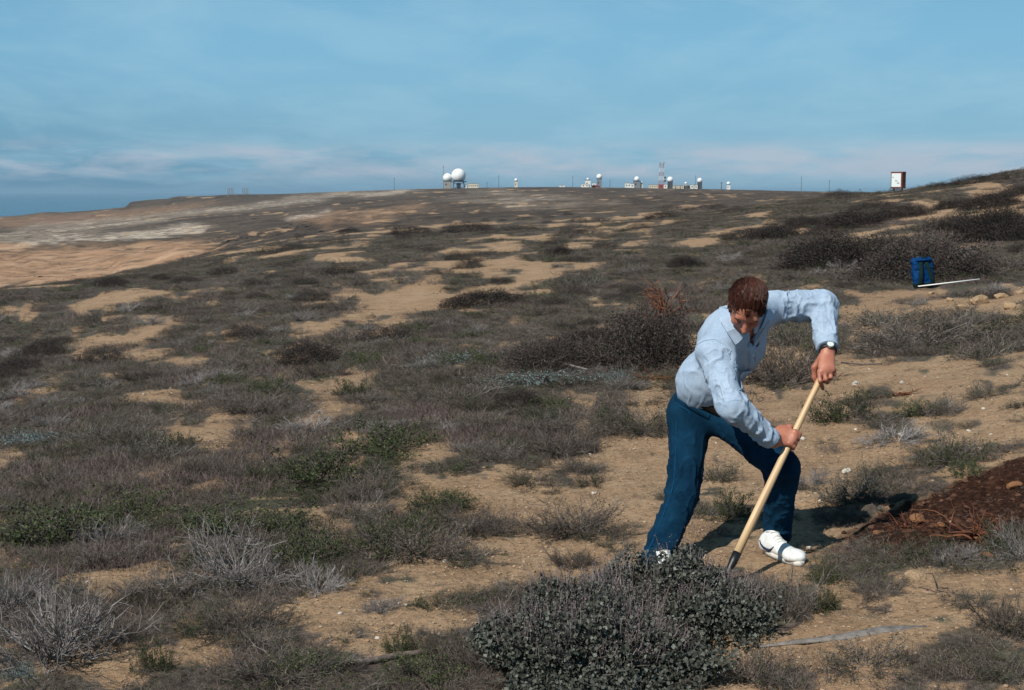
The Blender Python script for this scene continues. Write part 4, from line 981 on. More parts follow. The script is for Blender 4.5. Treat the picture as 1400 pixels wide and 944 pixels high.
        for _ in range(smooth_it):
            sm_ = np.zeros_like(V); c_ = np.zeros(len(V))
            for k in range(4):
                for j in (1, 3):
                    np.add.at(sm_, F[:, k], V[F[:, (k+j) % 4]]); np.add.at(c_, F[:, k], 1)
            V = V*.4+.6*sm_/c_[:, None]
        if disp is not None:
            n = np.zeros_like(V); fn = np.cross(V[F[:, 2]]-V[F[:, 0]], V[F[:, 3]]-V[F[:, 1]])
            for k in range(4): np.add.at(n, F[:, k], fn)
            n /= np.linalg.norm(n, axis=1)[:, None]+1e-12; V = V+n*disp(V)[:, None]
        return V, F

# ---------------------------------------------------------------- the man: joints
J = dict(
 hipR=P(944, 568, 6.86), kneR=P(933, 678, 6.66), ankR=P(894, 776, 6.36), toeR=P(874, 812, 6.14),
 hipL=P(988, 566, 6.78), kneL=P(1070, 638, 6.50), ankL=P(1061, 741, 6.70),
 pelv=P(964, 552, 6.84), wst=P(972, 522, 6.78), chest=P(1002, 470, 6.64), neck=P(1020, 436, 6.52),
 shoR=P(977, 482, 6.42), elbR=P(1001, 556, 6.24), wriR=P(1056, 603, 6.33),
 shoL=P(1056, 421, 6.72), elbL=P(1124, 417, 6.78), wriL=P(1132, 478, 6.55))
TOP = P(1126, 508, 6.52); TIP = P(997, 779, 6.10)
HA = V3((TOP-TIP).normalized())
def on_handle(t): return V3(TIP)+(V3(TOP)-V3(TIP))*t
cam_dir = lambda p: -V3((Vector(p)-Vector((0, 0, CZ))).normalized())
ddown = np.array([0, 0, -1.])
# torso frame: shoulder line, spine, chest front
sh_line = V3((J['shoL']-J['shoR']).normalized()); spine = V3((J['neck']-J['pelv']).normalized())
front = np.cross(sh_line, spine); front /= np.linalg.norm(front)
if front@cam_dir(J['chest']) < 0: front = -front
lo = [min(j[k] for j in J.values())-.35 for k in range(3)]; hi = [max(j[k] for j in J.values())+.35 for k in range(3)]
lo[2] = min(j.z for j in J.values())-.16; lo[0] += .12; hi[0] -= .16; lo[1] += .1; hi[1] -= .12; hi[2] -= .06
# head frame
HC = V3(P(1021, 419, 6.38))
hf = np.array([-.14, -.64, -.76]); hf /= np.linalg.norm(hf)
hu = np.array([.04, -.74, .66]); hu -= hf*(hu@hf); hu /= np.linalg.norm(hu); hs = np.cross(hf, hu)
HR = np.stack([hs, hf, hu], 1)
def hp(s_, f, u): return HC + hs*s_ + hf*f + hu*u
def build_body():
    B = Field3(lo, hi, .0052)
    # trunk under the clothes
    B.limb(J['pelv'], J['wst'], .10, .10, .05, sh_line, (1.35, .95), (1.15, .85)); B.limb(J['wst'], J['chest'], .10, .11, .05, sh_line, (1.15, .85), (1.3, .95)); B.limb(J['chest'], J['neck'], .11, .055, .04, sh_line, (1.3, .9), (1.2, 1))
    B.limb(J['neck'], hp(0, -.035, -.06), .060, .056, .03)
    for s_ in 'RL':
        B.limb(J['neck'], J['sho'+s_], .05, .055, .05); B.limb(J['sho'+s_], J['elb'+s_], .052, .042, .03); B.limb(J['elb'+s_], J['wri'+s_], .044, .028, .02)
        B.limb(J['pelv'], J['hip'+s_], .09, .095, .05); B.limb(J['hip'+s_], J['kne'+s_], .085, .055, .03); B.limb(J['kne'+s_], J['ank'+s_], .055, .04, .03)
    # head: cranium, face, jaw
    B.ell(hp(0, -.012, .028), HR, (.073, .094, .083), .02); B.ell(hp(0, .03, -.02), HR, (.060, .062, .078), .03); B.ell(hp(0, .045, -.078), HR, (.038, .036, .032), .025)
    B.limb(hp(-.045, .0, -.055), hp(-.02, .05, -.088), .022, .018, .025); B.limb(hp(.045, .0, -.055), hp(.02, .05, -.088), .022, .018, .025)
    B.limb(hp(-.038, .078, .016), hp(.038, .078, .016), .013, .013, .014)              # brow
    for q in (-1, 1):
        B.ell(hp(q*.031, .100, -.010), HR, (.017, .016, .011), .010, 'cut')             # eye sockets
        B.ell(hp(q*.040, .062, -.036), HR, (.022, .018, .018), .02)                     # cheekbones
        B.ell(hp(q*.076, -.005, -.012), HR, (.010, .018, .031), .006)                   # ears
    B.chain([hp(0, .084, .008), hp(0, .100, -.020), hp(0, .114, -.038)], [.008, .0095, .0125], .009)
    B.limb(hp(-.012, .098, -.041), hp(.012, .098, -.041), .008, .008, .007)
    B.limb(hp(-.018, .084, -.066), hp(.018, .084, -.066), .0065, .0065, .006); B.limb(hp(-.015, .082, -.076), hp(.015, .082, -.076), .0065, .0065, .006)
    # right hand (picture left of the pair) closed round the middle of the handle
    H = on_handle(.645); W = V3(J['wriR']); a = HA; c_ = cam_dir(H); c_ = c_-a*(c_@a); c_ /= np.linalg.norm(c_)
    b = np.cross(c_, a); b = b if b[0] > 0 else -b
    R0 = .016
    def ring(phi, off, r=R0+.010): ph = math.radians(phi); return H + a*off + (c_*math.cos(ph)+b*math.sin(ph))*r
    B.limb(W, H-b*.045+c_*.012, .027, .030, .02, c_, (.7, 1.25), (.65, 1.35))
    B.limb(H-b*.045+c_*.012+a*0, ring(5, 0, R0+.012), .030, .022, .02, c_, (.62, 1.45), (.6, 1.75))
    for i, (o, r) in enumerate([(.034, .0098), (.0115, .0104), (-.0115, .0100), (-.033, .0086)]):
        B.chain([ring(0, o, R0+.014), ring(52, o, R0+.014), ring(105, o-.001, R0+.0105), ring(160, o-.002, R0+.009), ring(200, o-.002)], [r*1.12, r*1.1, r, r*.95, r*.85], .0035)
    B.chain([H-b*.055+a*.012, ring(-75, .048, R0+.016), ring(-130, .056, R0+.010), ring(-185, .052, R0+.009)], [.016, .0125, .011, .009], .008)
    # left hand hanging from above over the end of the handle, back of the hand to the camera
    W2 = V3(J['wriL']); K = [V3(P(x_, y_, yy)) for x_, y_, yy in ((1120, 508, 6.47), (1127, 510, 6.465), (1134, 509, 6.475), (1140, 506, 6.49))]
    B.limb(W2, (K[1]+K[2])/2+np.array([0, .012, .022]), .027, .030, .02, np.array([1, 0, 0.]), (1.15, .75), (1.35, .62))
    B.limb((K[0]+K[1])/2, (K[2]+K[3])/2, .014, .013, .016)
    mids = [(1121, 521, 6.45), (1129, 519, 6.45), (1136, 516, 6.46), (1141, 512, 6.48)]; ends = [(1124, 529, 6.475), (1131, 523, 6.49), (1135, 518, 6.50), (1138, 513, 6.51)]; tips = [(1125, 532, 6.50), (1127, 522, 6.515), (1131, 517, 6.525), (1134, 513, 6.53)]
    for k_, m_, e_, t_, r in zip(K, mids, ends, tips, (.0100, .0104, .0098, .0088)):
        B.chain([k_, V3(P(*m_)), V3(P(*e_)), V3(P(*t_))], [r*1.15, r*1.05, r*.97, r*.85], .0035)
    B.chain([W2+(K[0]-W2)*.35+np.array([-.012, .01, 0]), V3(P(1113, 503, 6.53)), V3(P(1113, 516, 6.53)), V3(P(1117, 526, 6.525))], [.017, .0135, .0115, .009], .008)
    return B.mesh('body', None, smooth_it=1)
bV, bF = build_body()
def skinmat():
    m, nt, b = mat('skin'); t = N(nt, 'ShaderNodeTexCoord'); n = N(nt, 'ShaderNodeTexNoise', inp={'Scale': 26., 'Detail': 4.}); L(nt, t.outputs['Object'], n.inputs['Vector'])
    r = ramp(nt, n.outputs['Fac'], [(.3, (.33, .115, .07)), (.7, (.44, .18, .115))]); L(nt, r.outputs[0], b.inputs['Base Color'])
    b.inputs['Roughness'].default_value = .5; b.inputs['Subsurface Weight'].default_value = .12; b.inputs['Subsurface Radius'].default_value = (.012, .005, .003)
    n2_ = N(nt, 'ShaderNodeTexNoise', inp={'Scale': 180., 'Detail': 3.}); L(nt, t.outputs['Object'], n2_.inputs['Vector'])
    bp = N(nt, 'ShaderNodeBump', inp={'Strength': .5, 'Distance': .002}); L(nt, n2_.outputs['Fac'], bp.inputs['Height']); L(nt, bp.outputs[0], b.inputs['Normal'])
    return m
M['skin'] = skinmat()
def fabric(name, c1, c2, scale, seam=None, rough=.9, weave=900., bump=.0012):
    m, nt, b = mat(name); t = N(nt, 'ShaderNodeTexCoord')
    n = N(nt, 'ShaderNodeTexNoise', inp={'Scale': scale, 'Detail': 6., 'Roughness': .65}); L(nt, t.outputs['Object'], n.inputs['Vector'])
    n2_ = N(nt, 'ShaderNodeTexNoise', inp={'Scale': weave*.25, 'Detail': 2.}); L(nt, t.outputs['Object'], n2_.inputs['Vector'])
    r = ramp(nt, n.outputs['Fac'], [(.3, c1), (.7, c2)]); c_ = mix(nt, .35, r.outputs[0], ramp(nt, n2_.outputs['Fac'], [(.35, (.6,)*3), (.65, (1.2,)*3)]).outputs[0], 'MULTIPLY')
    L(nt, c_, b.inputs['Base Color']); b.inputs['Roughness'].default_value = rough; b.inputs['Specular IOR Level'].default_value = .08
    bp = N(nt, 'ShaderNodeBump', inp={'Strength': .6, 'Distance': bump}); L(nt, n2_.outputs['Fac'], bp.inputs['Height']); L(nt, bp.outputs[0], b.inputs['Normal'])
    return m
M['shirt'] = fabric('shirt_cotton', (.29, .385, .51), (.39, .49, .61), 12.)
M['jeans'] = fabric('denim', (.0016, .014, .034), (.006, .040, .082), 7., rough=1.)
M['seam'] = fabric('denim_seam', (.002, .032, .078), (.005, .052, .12), 30.)
M['hair'] = simple('hair_brown', (.065, .018, .009), .6, .3, 60., .0015, spec=.3, dark=(.010, .004, .003))
foot = J['hipR'].copy(); foot.z = hz(foot.x, foot.y)
man = empty('person', foot); tag(man, 'man in pale blue shirt and blue jeans bending to dig with a long wooden handle', 'person')
def child(name, V, F, m_, smooth=True, par=man, base=foot):
    me = mesh_np(name, V-V3(base), F, m_, smooth=smooth, flat=not smooth); o = link(name, me, par); return o
body = child('body', bV, bF, M['skin'])
def folds(V, a, b, freq, amp, seed, side=None, lo_=0, hi_=1, twist=0.):
    """creases that run across a sleeve or trouser leg"""
    a, b = V3(a), V3(b); ab = b-a; t = ((V-a)@ab)/(ab@ab); q = V-a-t[:, None]*ab; e1 = np.cross(ab, [0, 1, 0.1]); e1 /= np.linalg.norm(e1); e2 = np.cross(ab/np.linalg.norm(ab), e1)
    ang = np.arctan2(q@e1, q@e2); dist = np.linalg.norm(q, axis=1)
    w_ = sstep(lo_-.12, lo_+.05, t)*(1-sstep(hi_-.05, hi_+.12, t))*(1-sstep(.082, .112, dist))
    x = t*freq*1.05; c_, s_ = np.cos(ang), np.sin(ang)
    n = noise3(c_*1.15+seed*3.1, s_*1.15, x+twist*2.2*c_, seed); n2_ = noise3(c_*2.3+seed, s_*2.3, x*1.9-twist*2*s_, seed+5)
    r1 = np.clip(1-np.abs(n)*2.6, 0, 1)**1.5; r2 = np.clip(1-np.abs(n2_)*3.2, 0, 1)**1.5
    return amp*w_*(1.05*r1+.5*r2-.35)
def build_shirt():
    S = Field3(lo, hi, .0055)
    S.limb(J['wst']-(J['neck']-J['pelv']).normalized()*.06, J['chest'], .118, .132, .05, sh_line, (1.18, .95), (1.16, 1.10)); S.limb(J['chest'], J['neck'], .132, .070, .05, sh_line, (1.16, 1.0), (1.2, 1.0))
    S.ell(V3(J['wst'])-front*.035-spine*.0-sh_line*.02, np.stack([sh_line, front, spine], 1), (.125, .11, .10), .10)      # cloth bloused over the belt
    back = V3(J['chest'])-front*.03; S.ell(back+spine*.03, np.stack([sh_line, front, spine], 1), (.175, .115, .16), .06)
    S.limb(J['neck'], J['shoR'], .068, .078, .06); S.limb(J['neck'], J['shoL'], .066, .074, .06)
    S.limb(J['shoR'], J['elbR'], .076, .058, .035); S.limb(J['elbR'], J['wriR'], .059, .046, .03)
    S.limb(J['shoL'], J['elbL'], .076, .066, .035); S.limb(J['elbL'], J['wriL'], .068, .050, .03)
    for s_, ext in (('R', .010), ('L', .006)):
        d = V3((J['wri'+s_]-J['elb'+s_]).normalized()); S.limb(V3(J['wri'+s_])-d*.055, V3(J['wri'+s_])-d*.004, .046 if s_ == 'R' else .048, .044 if s_ == 'R' else .05, .008)
        S.plane(V3(J['wri'+s_])+d*ext-d*.012, d, .085)
    S.plane(V3(J['wst'])-spine*.112, -spine, .24)
    for (cx0, cy0, cx1, cy1, r_) in ((1012, 452, 1026, 474, .014), (1042, 440, 1030, 474, .014), (1026, 450, 1028, 470, .030), (1028, 474, 1029, 492, .010)):
        for yy in (6.30, 6.36, 6.42, 6.48, 6.54, 6.6): S.limb(P(cx0, cy0, yy), P(cx1, cy1, yy), r_, r_, .004, mode='cut')
    def disp(V):
        d = .004*noise3(V[:, 0]*14, V[:, 1]*14, V[:, 2]*14, 3)+.0022*noise3(V[:, 0]*33, V[:, 1]*33, V[:, 2]*33, 4)
        d += folds(V, J['shoR'], J['elbR'], 5.5, .010, 11, lo_=.1, hi_=1.0, twist=.35); d += folds(V, J['elbR'], J['wriR'], 5.0, .009, 12, lo_=.05, hi_=.85, twist=-.3)
        d += folds(V, J['shoL'], J['elbL'], 5.5, .011, 13, lo_=.05, hi_=1.0, twist=.3); d += folds(V, J['elbL'], J['wriL'], 4.5, .009, 14, lo_=.0, hi_=.85, twist=.3)
        # long creases down the trunk towards the waist
        p = V-V3(J['pelv']); u = p@sh_line; v = p@spine; w2 = p@front
        m_ = (1-sstep(.25, .42, v))*(np.abs(u) < .2)
        m_ = 1-sstep(.30, .45, v)
        far_ = np.minimum(1, sstep(.07, .12, np.linalg.norm(np.cross(V-V3(J['elbR']), V3(J['shoR'])-V3(J['elbR'])), axis=1)/.28))
        d += m_*far_*.0065*(np.clip(1-np.abs(noise3(u*11, v*4+u*5, w2*9, 21))*2.6, 0, 1)**1.5+.5*np.clip(1-np.abs(noise3(u*22, v*9-u*8, w2*18, 25))*3, 0, 1)**1.5-.35)
        return d
    return S.mesh('shirt', None, disp)
sV, sF = build_shirt(); shirt = child('shirt', sV, sF, M['shirt'])
def build_jeans():
    S = Field3(lo, hi, .006)
    S.limb(J['pelv'], V3(J['wst'])+spine*.008, .118, .111, .05, sh_line, (1.22, .95), (1.18, .90))
    S.limb(J['pelv'], J['hipR'], .10, .098, .05); S.limb(J['pelv'], J['hipL'], .10, .10, .05)
    S.ell(V3(J['pelv'])-front*.04-spine*.05-sh_line*.0, np.stack([sh_line, front, spine], 1), (.15, .105, .12), .05)
    S.limb(J['hipR'], J['kneR'], .104, .074, .045); hemR = V3(J['ankR'])+(V3(J['ankR'])-V3(J['kneR']))*.22
    S.limb(J['kneR'], hemR, .072, .080, .03)
    S.limb(J['hipL'], J['kneL'], .100, .074, .045); hemL = V3(J['ankL'])-(V3(J['ankL'])-V3(J['kneL']))*.06
    S.limb(J['kneL'], hemL, .074, .068, .03)
    for s_, h_ in (('R', hemR), ('L', hemL)):
        d = V3((J['ank'+s_]-J['kne'+s_]).normalized()); S.plane(h_, d, .13)
        S.limb(h_-d*.03, h_+d*.06, .058 if s_ == 'R' else .055, .066 if s_ == 'R' else .055, .004, mode='cut')
    def disp(V):
        d = .0032*noise3(V[:, 0]*13, V[:, 1]*13, V[:, 2]*13, 6)
        for s_, q in (('R', 31), ('L', 35)):
            d += folds(V, J['hip'+s_], J['kne'+s_], 5., .009, q, lo_=.0, hi_=1., twist=.45); d += folds(V, J['kne'+s_], J['ank'+s_], 5.5, .008, q+1, lo_=.0, hi_=1., twist=-.4)
        return d
    return S.mesh('jeans', None, disp)
jV, jF = build_jeans(); jeans = child('jeans', jV, jF, M['jeans'])
from mathutils.bvhtree import BVHTree
def tree(V, F): return BVHTree.FromPolygons([tuple(v) for v in V], [tuple(int(i) for i in f) for f in F])
TS, TJ, TB = tree(sV, sF), tree(jV, jF), tree(bV, bF)
C0 = Vector((0, 0, CZ))
def hit(T, px, py, off=.004):
    d = ray(px, py).normalized(); h = T.ray_cast(C0, d)
    if h[0] is None:
        q = T.find_nearest(C0+d*6.5); return V3(q[0]+q[1]*off), V3(q[1])
    n = h[1] if h[1].dot(d) < 0 else -h[1]
    return V3(h[0]+n*off), V3(n)
def strip(T, pts, wd, thick=.003, name='seam', m_=None, par=None, off=.001, base=foot, K=None):
    """a band of cloth sewn on along points picked on a garment"""
    K = K or len(pts)*6; tt = np.linspace(0, len(pts)-1, K); pp = np.array(pts, float)
    px_ = np.interp(tt, np.arange(len(pts)), pp[:, 0]); py_ = np.interp(tt, np.arange(len(pts)), pp[:, 1])
    Q = []; Nn = []
    for a, b in zip(px_, py_): q, n = hit(T, a, b, off); Q.append(q); Nn.append(n)
    Q = np.array(Q); Nn = np.array(Nn)
    for _ in range(2): Q[1:-1] = (Q[:-2]+2*Q[1:-1]+Q[2:])/4
    Tn = unit(np.gradient(Q, axis=0)); Bn = unit(np.cross(Tn, Nn)); w_ = wd*.5
    V = np.stack([Q-Bn*w_, Q+Nn*thick-Bn*w_*.8, Q+Nn*thick+Bn*w_*.8, Q+Bn*w_], 1).reshape(-1, 3)
    i = (np.arange(K-1)*4)[:, None]; F = np.concatenate([np.concatenate([i+j, i+j+1, i+j+5, i+j+4], 1) for j in range(3)])
    return child(name, V, F, m_, par=par or man, base=base)
strip(TJ, [(925, 575), (924, 620), (921, 665), (903, 715), (883, 762)], .007, .002, 'seam', M['seam'], jeans)
strip(TJ, [(1010, 552), (1040, 585), (1068, 612)], .007, .002, 'seam', M['seam'], jeans)
strip(TJ, [(920, 540), (934, 550), (951, 560), (970, 570)], .03, .004, 'waistband', M['jeans'], jeans)
M['belt'] = simple('dark_leather', (.010, .006, .004), .8, .2, 20., spec=.1)
strip(TJ, [(920, 527), (933, 536), (950, 546), (968, 557), (985, 565)], .036, .005, 'belt', M['belt'], man, off=.006)
strip(TJ, [(929, 556), (940, 561), (944, 568)], .006, .002, 'pocket_seam', M['seam'], jeans)
strip(TS, [(950, 474), (962, 466), (978, 464), (990, 472), (998, 492)], .005, .0025, 'shoulder_seam', M['shirt'], shirt)
strip(TS, [(1024, 470), (1028, 490), (1024, 512), (1014, 536)], .030, .004, 'button_placket', M['shirt'], shirt)
# breast pocket
def patch(T, quad, name, m_, par, thick=.005, nn=7):
    (a, b, c_, d) = [np.array(q, float) for q in quad]; V = []
    for i in range(nn):
        for j in range(nn):
            u, v = i/(nn-1), j/(nn-1); q = (a*(1-u)+b*u)*(1-v)+(d*(1-u)+c_*u)*v; e = min(u, v, 1-u, 1-v)
            x_, n = hit(T, q[0], q[1], thick if e > 0 else .0); V.append(x_)
    F = [[i*nn+j, i*nn+j+1, (i+1)*nn+j+1, (i+1)*nn+j] for i in range(nn-1) for j in range(nn-1)]
    return child(name, np.array(V), np.array(F), m_, par=par)
patch(TS, [(1000, 478), (1016, 484), (1012, 506), (997, 500)], 'breast_pocket', M['shirt'], shirt)
for q in ((1028, 486), (1025, 508), (1018, 530)):
    x_, n = hit(TS, *q, .006); g_ = G(); g_.sph(x_, .005, 10, 6); g_.build('button', simple('button_white', (.7, .7, .68), .3), shirt, True, loc=None).location = -Vector(foot)
# collar points lying on the shirt either side of the open throat, standing up a little round the neck
def flap(pts, name='collar', par=shirt, thick=.024):
    V = []
    for (x0, y0), (x1, y1) in pts:
        for t in (0, .33, .66, 1): V.append(hit(TS, x0+(x1-x0)*t, y0+(y1-y0)*t, thick-.010*t)[0])
    n = len(pts); V = np.array(V); Vb = V - np.array([cam_dir(v)*.012 for v in V]); m_ = len(V)
    F = [[i*4+j, i*4+j+1, (i+1)*4+j+1, (i+1)*4+j] for i in range(n-1) for j in range(3)]; F += [[q+m_ for q in f[::-1]] for f in F]
    rim = [i*4 for i in range(n)]+[(n-1)*4+j for j in (1, 2, 3)]+[i*4+3 for i in range(n-2, -1, -1)]+[2, 1]
    F += [[rim[i], rim[(i+1) % len(rim)], rim[(i+1) % len(rim)]+m_, rim[i]+m_] for i in range(len(rim))]
    return child(name, np.concatenate([V, Vb]), np.array(F), M['shirt'], smooth=False, par=par)
flap([((993, 412), (1001, 406)), ((987, 426), (1003, 418)), ((987, 443), (1007, 432)), ((992, 458), (1012, 446)), ((1000, 474), (1017, 458))])
flap([((1036, 462), (1030, 466)), ((1043, 450), (1038, 446)), ((1049, 438), (1043, 434)), ((1053, 426), (1047, 424))])
# hair: a cap over crown, sides and nape, receding at the front
def build_hair():
    H = Field3(HC-.16, HC+.16, .0035)
    H.ell(hp(0, -.020, .036), HR, (.083, .100, .089), .01); H.ell(hp(0, -.05, -.02), HR, (.072, .06, .075), .03)
    for q in (-1, 1): H.limb(hp(q*.070, .012, .01), hp(q*.070, .016, -.032), .013, .008, .012)
    # hair line
    H.ell(hp(0, .112, -.018), HR, (.071, .084, .104), .008, 'cut'); H.ell(hp(.030, .088, .045), HR, (.022, .03, .022), .012, 'cut'); H.ell(hp(-.030, .088, .045), HR, (.022, .03, .022), .012, 'cut')
    H.ell(hp(0, .01, -.125), HR, (.09, .09, .055), .01, 'cut')
    def disp(V):
        p = (V-HC)@HR; a = np.arctan2(p[:, 0], p[:, 2]+.02)
        return .0022*(1-np.abs(np.sin(a*19+2*noise3(p[:, 0]*20, p[:, 1]*20, p[:, 2]*20, 3))))+.0022*noise3(p[:, 0]*60, p[:, 1]*18, p[:, 2]*60, 5)
    return H.mesh('hair', None, disp, 3)
hV, hF = build_hair(); hair = child('hair', hV, hF, M['hair'])
# a lock falling on the forehead, eyebrows, eyes
lk = G(); rng_ = np.random.default_rng(5)
for i in range(120):
    a = rng_.uniform(-1.2, 1.2); f0 = rng_.uniform(-.07, .04); base_ = hp(.080*math.sin(a), f0, .038+.085*math.cos(a)); d = hf*rng_.uniform(.008, .024)+hs*math.sin(a)*.012-hu*rng_.uniform(0, .008)
    lk.tube([base_, base_+d*.5+hu*.003, base_+d], [.0016, .0013, .0004], 3, False)
for i in range(34):
    q = rng_.normal()*.006+.004; ln = rng_.uniform(.3, 1)*(1-min(abs(q)/.02, .7)); b0 = hp(q, .070, .066); lk.tube([b0, b0+hf*.016-hu*.010, b0+hf*.022-hu*(.012+.030*ln)+hs*rng_.normal()*.004], [.0015, .0011, .0004], 3, False)
TH_ = tree(hV, hF)
for i in range(2600):
    a = rng_.uniform(-1.5, 1.5); f0 = rng_.uniform(-.10, .062); d0 = hs*math.sin(a)+hu*math.cos(a); st = HC+hf*f0+d0*.2
    h_ = TH_.ray_cast(Vector(st), Vector(-d0), .3)
    if h_[0] is None: continue
    n_ = V3(h_[1]); n_ = n_ if n_@d0 > 0 else -n_; t_ = hf*.9+hs*(math.sin(a)*.35+rng_.normal()*.10)-hu*.2; t_ -= n_*(t_@n_); t_ /= np.linalg.norm(t_)
    b0 = V3(h_[0])-n_*.001; ln = rng_.uniform(.014, .03); lk.tube([b0, b0+t_*ln*.5+n_*.0016, b0+t_*ln+n_*rng_.uniform(-.001, .0012)], [.0012, .0011, .0003], 3, False)
o = lk.build('loose_strands', M['hair'], hair); o.location = -Vector(foot)
for q in (-1, 1):
    g_ = G(); g_.sph(hp(q*.031, .081, -.010), .0118, 12, 8); o = g_.build('eye', simple('eyelid', (.27, .10, .07), .5, .05), man, True); o.location = -Vector(foot)
    g_ = G()
    for i in range(26):
        u = rng_.uniform(-1, 1); b0 = hp(q*(.032+.018*u), .0905-.006*abs(u), .013+.003*(1-u*u)+rng_.uniform(-.002, .002)); g_.tube([b0, b0+hs*q*.008+hf*.003], [.0014, .0004], 3, False)
    o = g_.build('eyebrow', M['hair'], man); o.location = -Vector(foot)
# wristwatch on the raised arm
wd_ = V3((J['wriL']-J['elbL']).normalized()); wc = V3(J['wriL'])+wd_*.004
wx_ = np.cross(wd_, [0, 1, 0.]); wx_ /= np.linalg.norm(wx_); wy_ = np.cross(wd_, wx_); wy_ = wy_ if wy_@cam_dir(wc) > 0 else -wy_
WM = np.stack([wx_, wd_, wy_], 1)
a = np.linspace(0, 2*np.pi, 29); g_ = G(); ringp = [wc+wx_*math.cos(t)*.036+wy_*math.sin(t)*.030 for t in a]
V = []; 
for p_, t in zip(ringp[:-1], a):
    o_ = wx_*math.cos(t)+wy_*math.sin(t); V += [p_-wd_*.009, p_-wd_*.009+o_*.004, p_+wd_*.009+o_*.004, p_+wd_*.009]
V = np.array(V); F = np.array([[i*4+j, i*4+(j+1) % 4, ((i+1) % 28)*4+(j+1) % 4, ((i+1) % 28)*4+j] for i in range(28) for j in range(4)])

M['strap'] = simple('black_strap', (.012, .012, .013), .5); M['steel'] = simple('watch_steel', (.6, .62, .62), .25, .05, metal=.9); M['dial'] = simple('watch_dial', (.62, .72, .66), .25, .04)
watch = child('wristwatch', V, F, M['strap'], par=man)
def disc(c, M3, r, h, name, m_, par, k=24):
    t = np.linspace(0, 2*np.pi, k, endpoint=False); V = [c+M3[:, 0]*math.cos(x)*r+M3[:, 1]*math.sin(x)*r-M3[:, 2]*h/2 for x in t]+[c+M3[:, 0]*math.cos(x)*r*.93+M3[:, 1]*math.sin(x)*r*.93+M3[:, 2]*h/2 for x in t]
    I = np.arange(k); return child(name, np.array(V), [np.stack([I, (I+1) % k, k+(I+1) % k, k+I], 1), np.arange(k)[::-1][None], (k+np.arange(k))[None]], m_, smooth=False, par=par)
dc_ = wc+wy_*.036+wx_*.002; disc(dc_, WM, .019, .009, 'watch_case', M['steel'], watch); disc(dc_+wy_*.0055, WM, .0155, .002, 'watch_dial', M['dial'], watch)
# shoes
M['shoe'] = simple('white_leather', (.74, .76, .74), .5, .06, 30., .001); M['sole'] = simple('rubber_sole', (.62, .60, .55), .7, .15, 40.); M['stripe'] = simple('navy_stripe', (.012, .02, .06), .5)
def shoe(heel, toe, ank, stripe=True):
    heel, toe, ank = V3(heel), V3(toe), V3(ank); d = toe-heel; Ls = np.linalg.norm(d); d /= Ls; s_ = np.cross(d, [0, 0, 1.]); s_ /= np.linalg.norm(s_); u = np.cross(s_, d); Rm = np.stack([s_, d, u], 1)
    S = Field3(np.minimum(np.minimum(heel, toe), ank)-.09, np.maximum(np.maximum(heel, toe), ank)+.09, .0042)
    S.ell(heel+d*.045+u*.045, Rm, (.036, .048, .045), .02); S.limb(heel+d*.05+u*.035, heel+d*(Ls-.07)+u*.030, .036, .040, .03, s_, (1, .95), (1.18, .72)); S.ell(toe-d*.055+u*.028, Rm, (.047, .055, .029), .02)
    S.limb(heel+d*.055+u*.05, heel+d*.075+u*.085, .037, .033, .03); S.limb(heel+d*.1+u*.07, heel+d*.19+u*.038, .026, .024, .03)
    S.plane(heel+d*Ls/2+u*.012, -u, .25); S.limb(heel+d*.068+u*.075, heel+d*.085+u*.15, .024, .03, .006, mode='cut')
    V, F = S.mesh('shoe', None, lambda V: .0012*noise3(V[:, 0]*60, V[:, 1]*60, V[:, 2]*60, 2)); o = child('shoe', V, F, M['shoe'])
    t = np.linspace(0, 2*np.pi, 40, endpoint=False); w_ = .040+.010*np.clip(np.sin(t), -1, 1)-.004*(np.sin(t) < -.5); c = heel+d*Ls/2
    o2_ = [c+s_*math.cos(x)*ww+d*(np.sign(math.sin(x))*abs(math.sin(x))**.8)*(Ls/2+.004) for x, ww in zip(t, w_)]
    V2 = np.array([p-u*.006 for p in o2_]+[p+u*.017 for p in o2_]); I = np.arange(40)
    child('sole', V2, [np.stack([I, (I+1) % 40, 40+(I+1) % 40, 40+I], 1), np.arange(40)[::-1][None], (40+np.arange(40))[None]], M['sole'], par=o)
    T = tree(V, F); lc = G()
    for k in range(4):
        c0 = heel+d*(.105+.022*k)+u*.2; pts = []
        for q in np.linspace(-.024, .024, 7):
            h = T.ray_cast(Vector(c0+s_*q), Vector(-u)); 
            if h[0]: pts.append(V3(h[0])+u*.002)
        if len(pts) > 2: lc.tube(pts, .0028, 5)
    if lc.n: oo = lc.build('laces', M['sole'], o); oo.location = -Vector(foot)
    if stripe:
        for sg in (-1, 1):
            pts = []
            for q in np.linspace(0, 1, 9):
                h = T.ray_cast(Vector(heel+d*(.045+.12*q)+u*(.058-.075*q*(1-q)*1.6-.006*q)+s_*sg*.12), Vector(-s_*sg))
                if h[0]: pts.append(V3(h[0])+s_*sg*.0015)
            if len(pts) > 3:
                g_ = G(); g_.tube(pts, list(np.interp(np.arange(len(pts)), [0, len(pts)*.5, len(pts)-1], [.003, .0075, .002])), 6, True, (1, 1)); oo = g_.build('side_stripe', M['stripe'], o); oo.location = -Vector(foot)
    return o
hL = on_ground(1046, 757, 5.5); tL = on_ground(1100, 776, 5.5)
def gz(v, dz): return Vector((v.x, v.y, hz(v.x, v.y)+dz))
ank = J['ankL']; hd = on_ground(1044, 756, 5.5); td = on_ground(1096, 775, 5.5)
shoe(gz(hd, .012), gz(td, .006), ank)
ank = J['ankR']; hd = Vector((ank.x+.02, ank.y+.05, 0)); td = hd+Vector((.06, -.265, 0)); shoe(gz(hd, .012), gz(td, .006), ank)
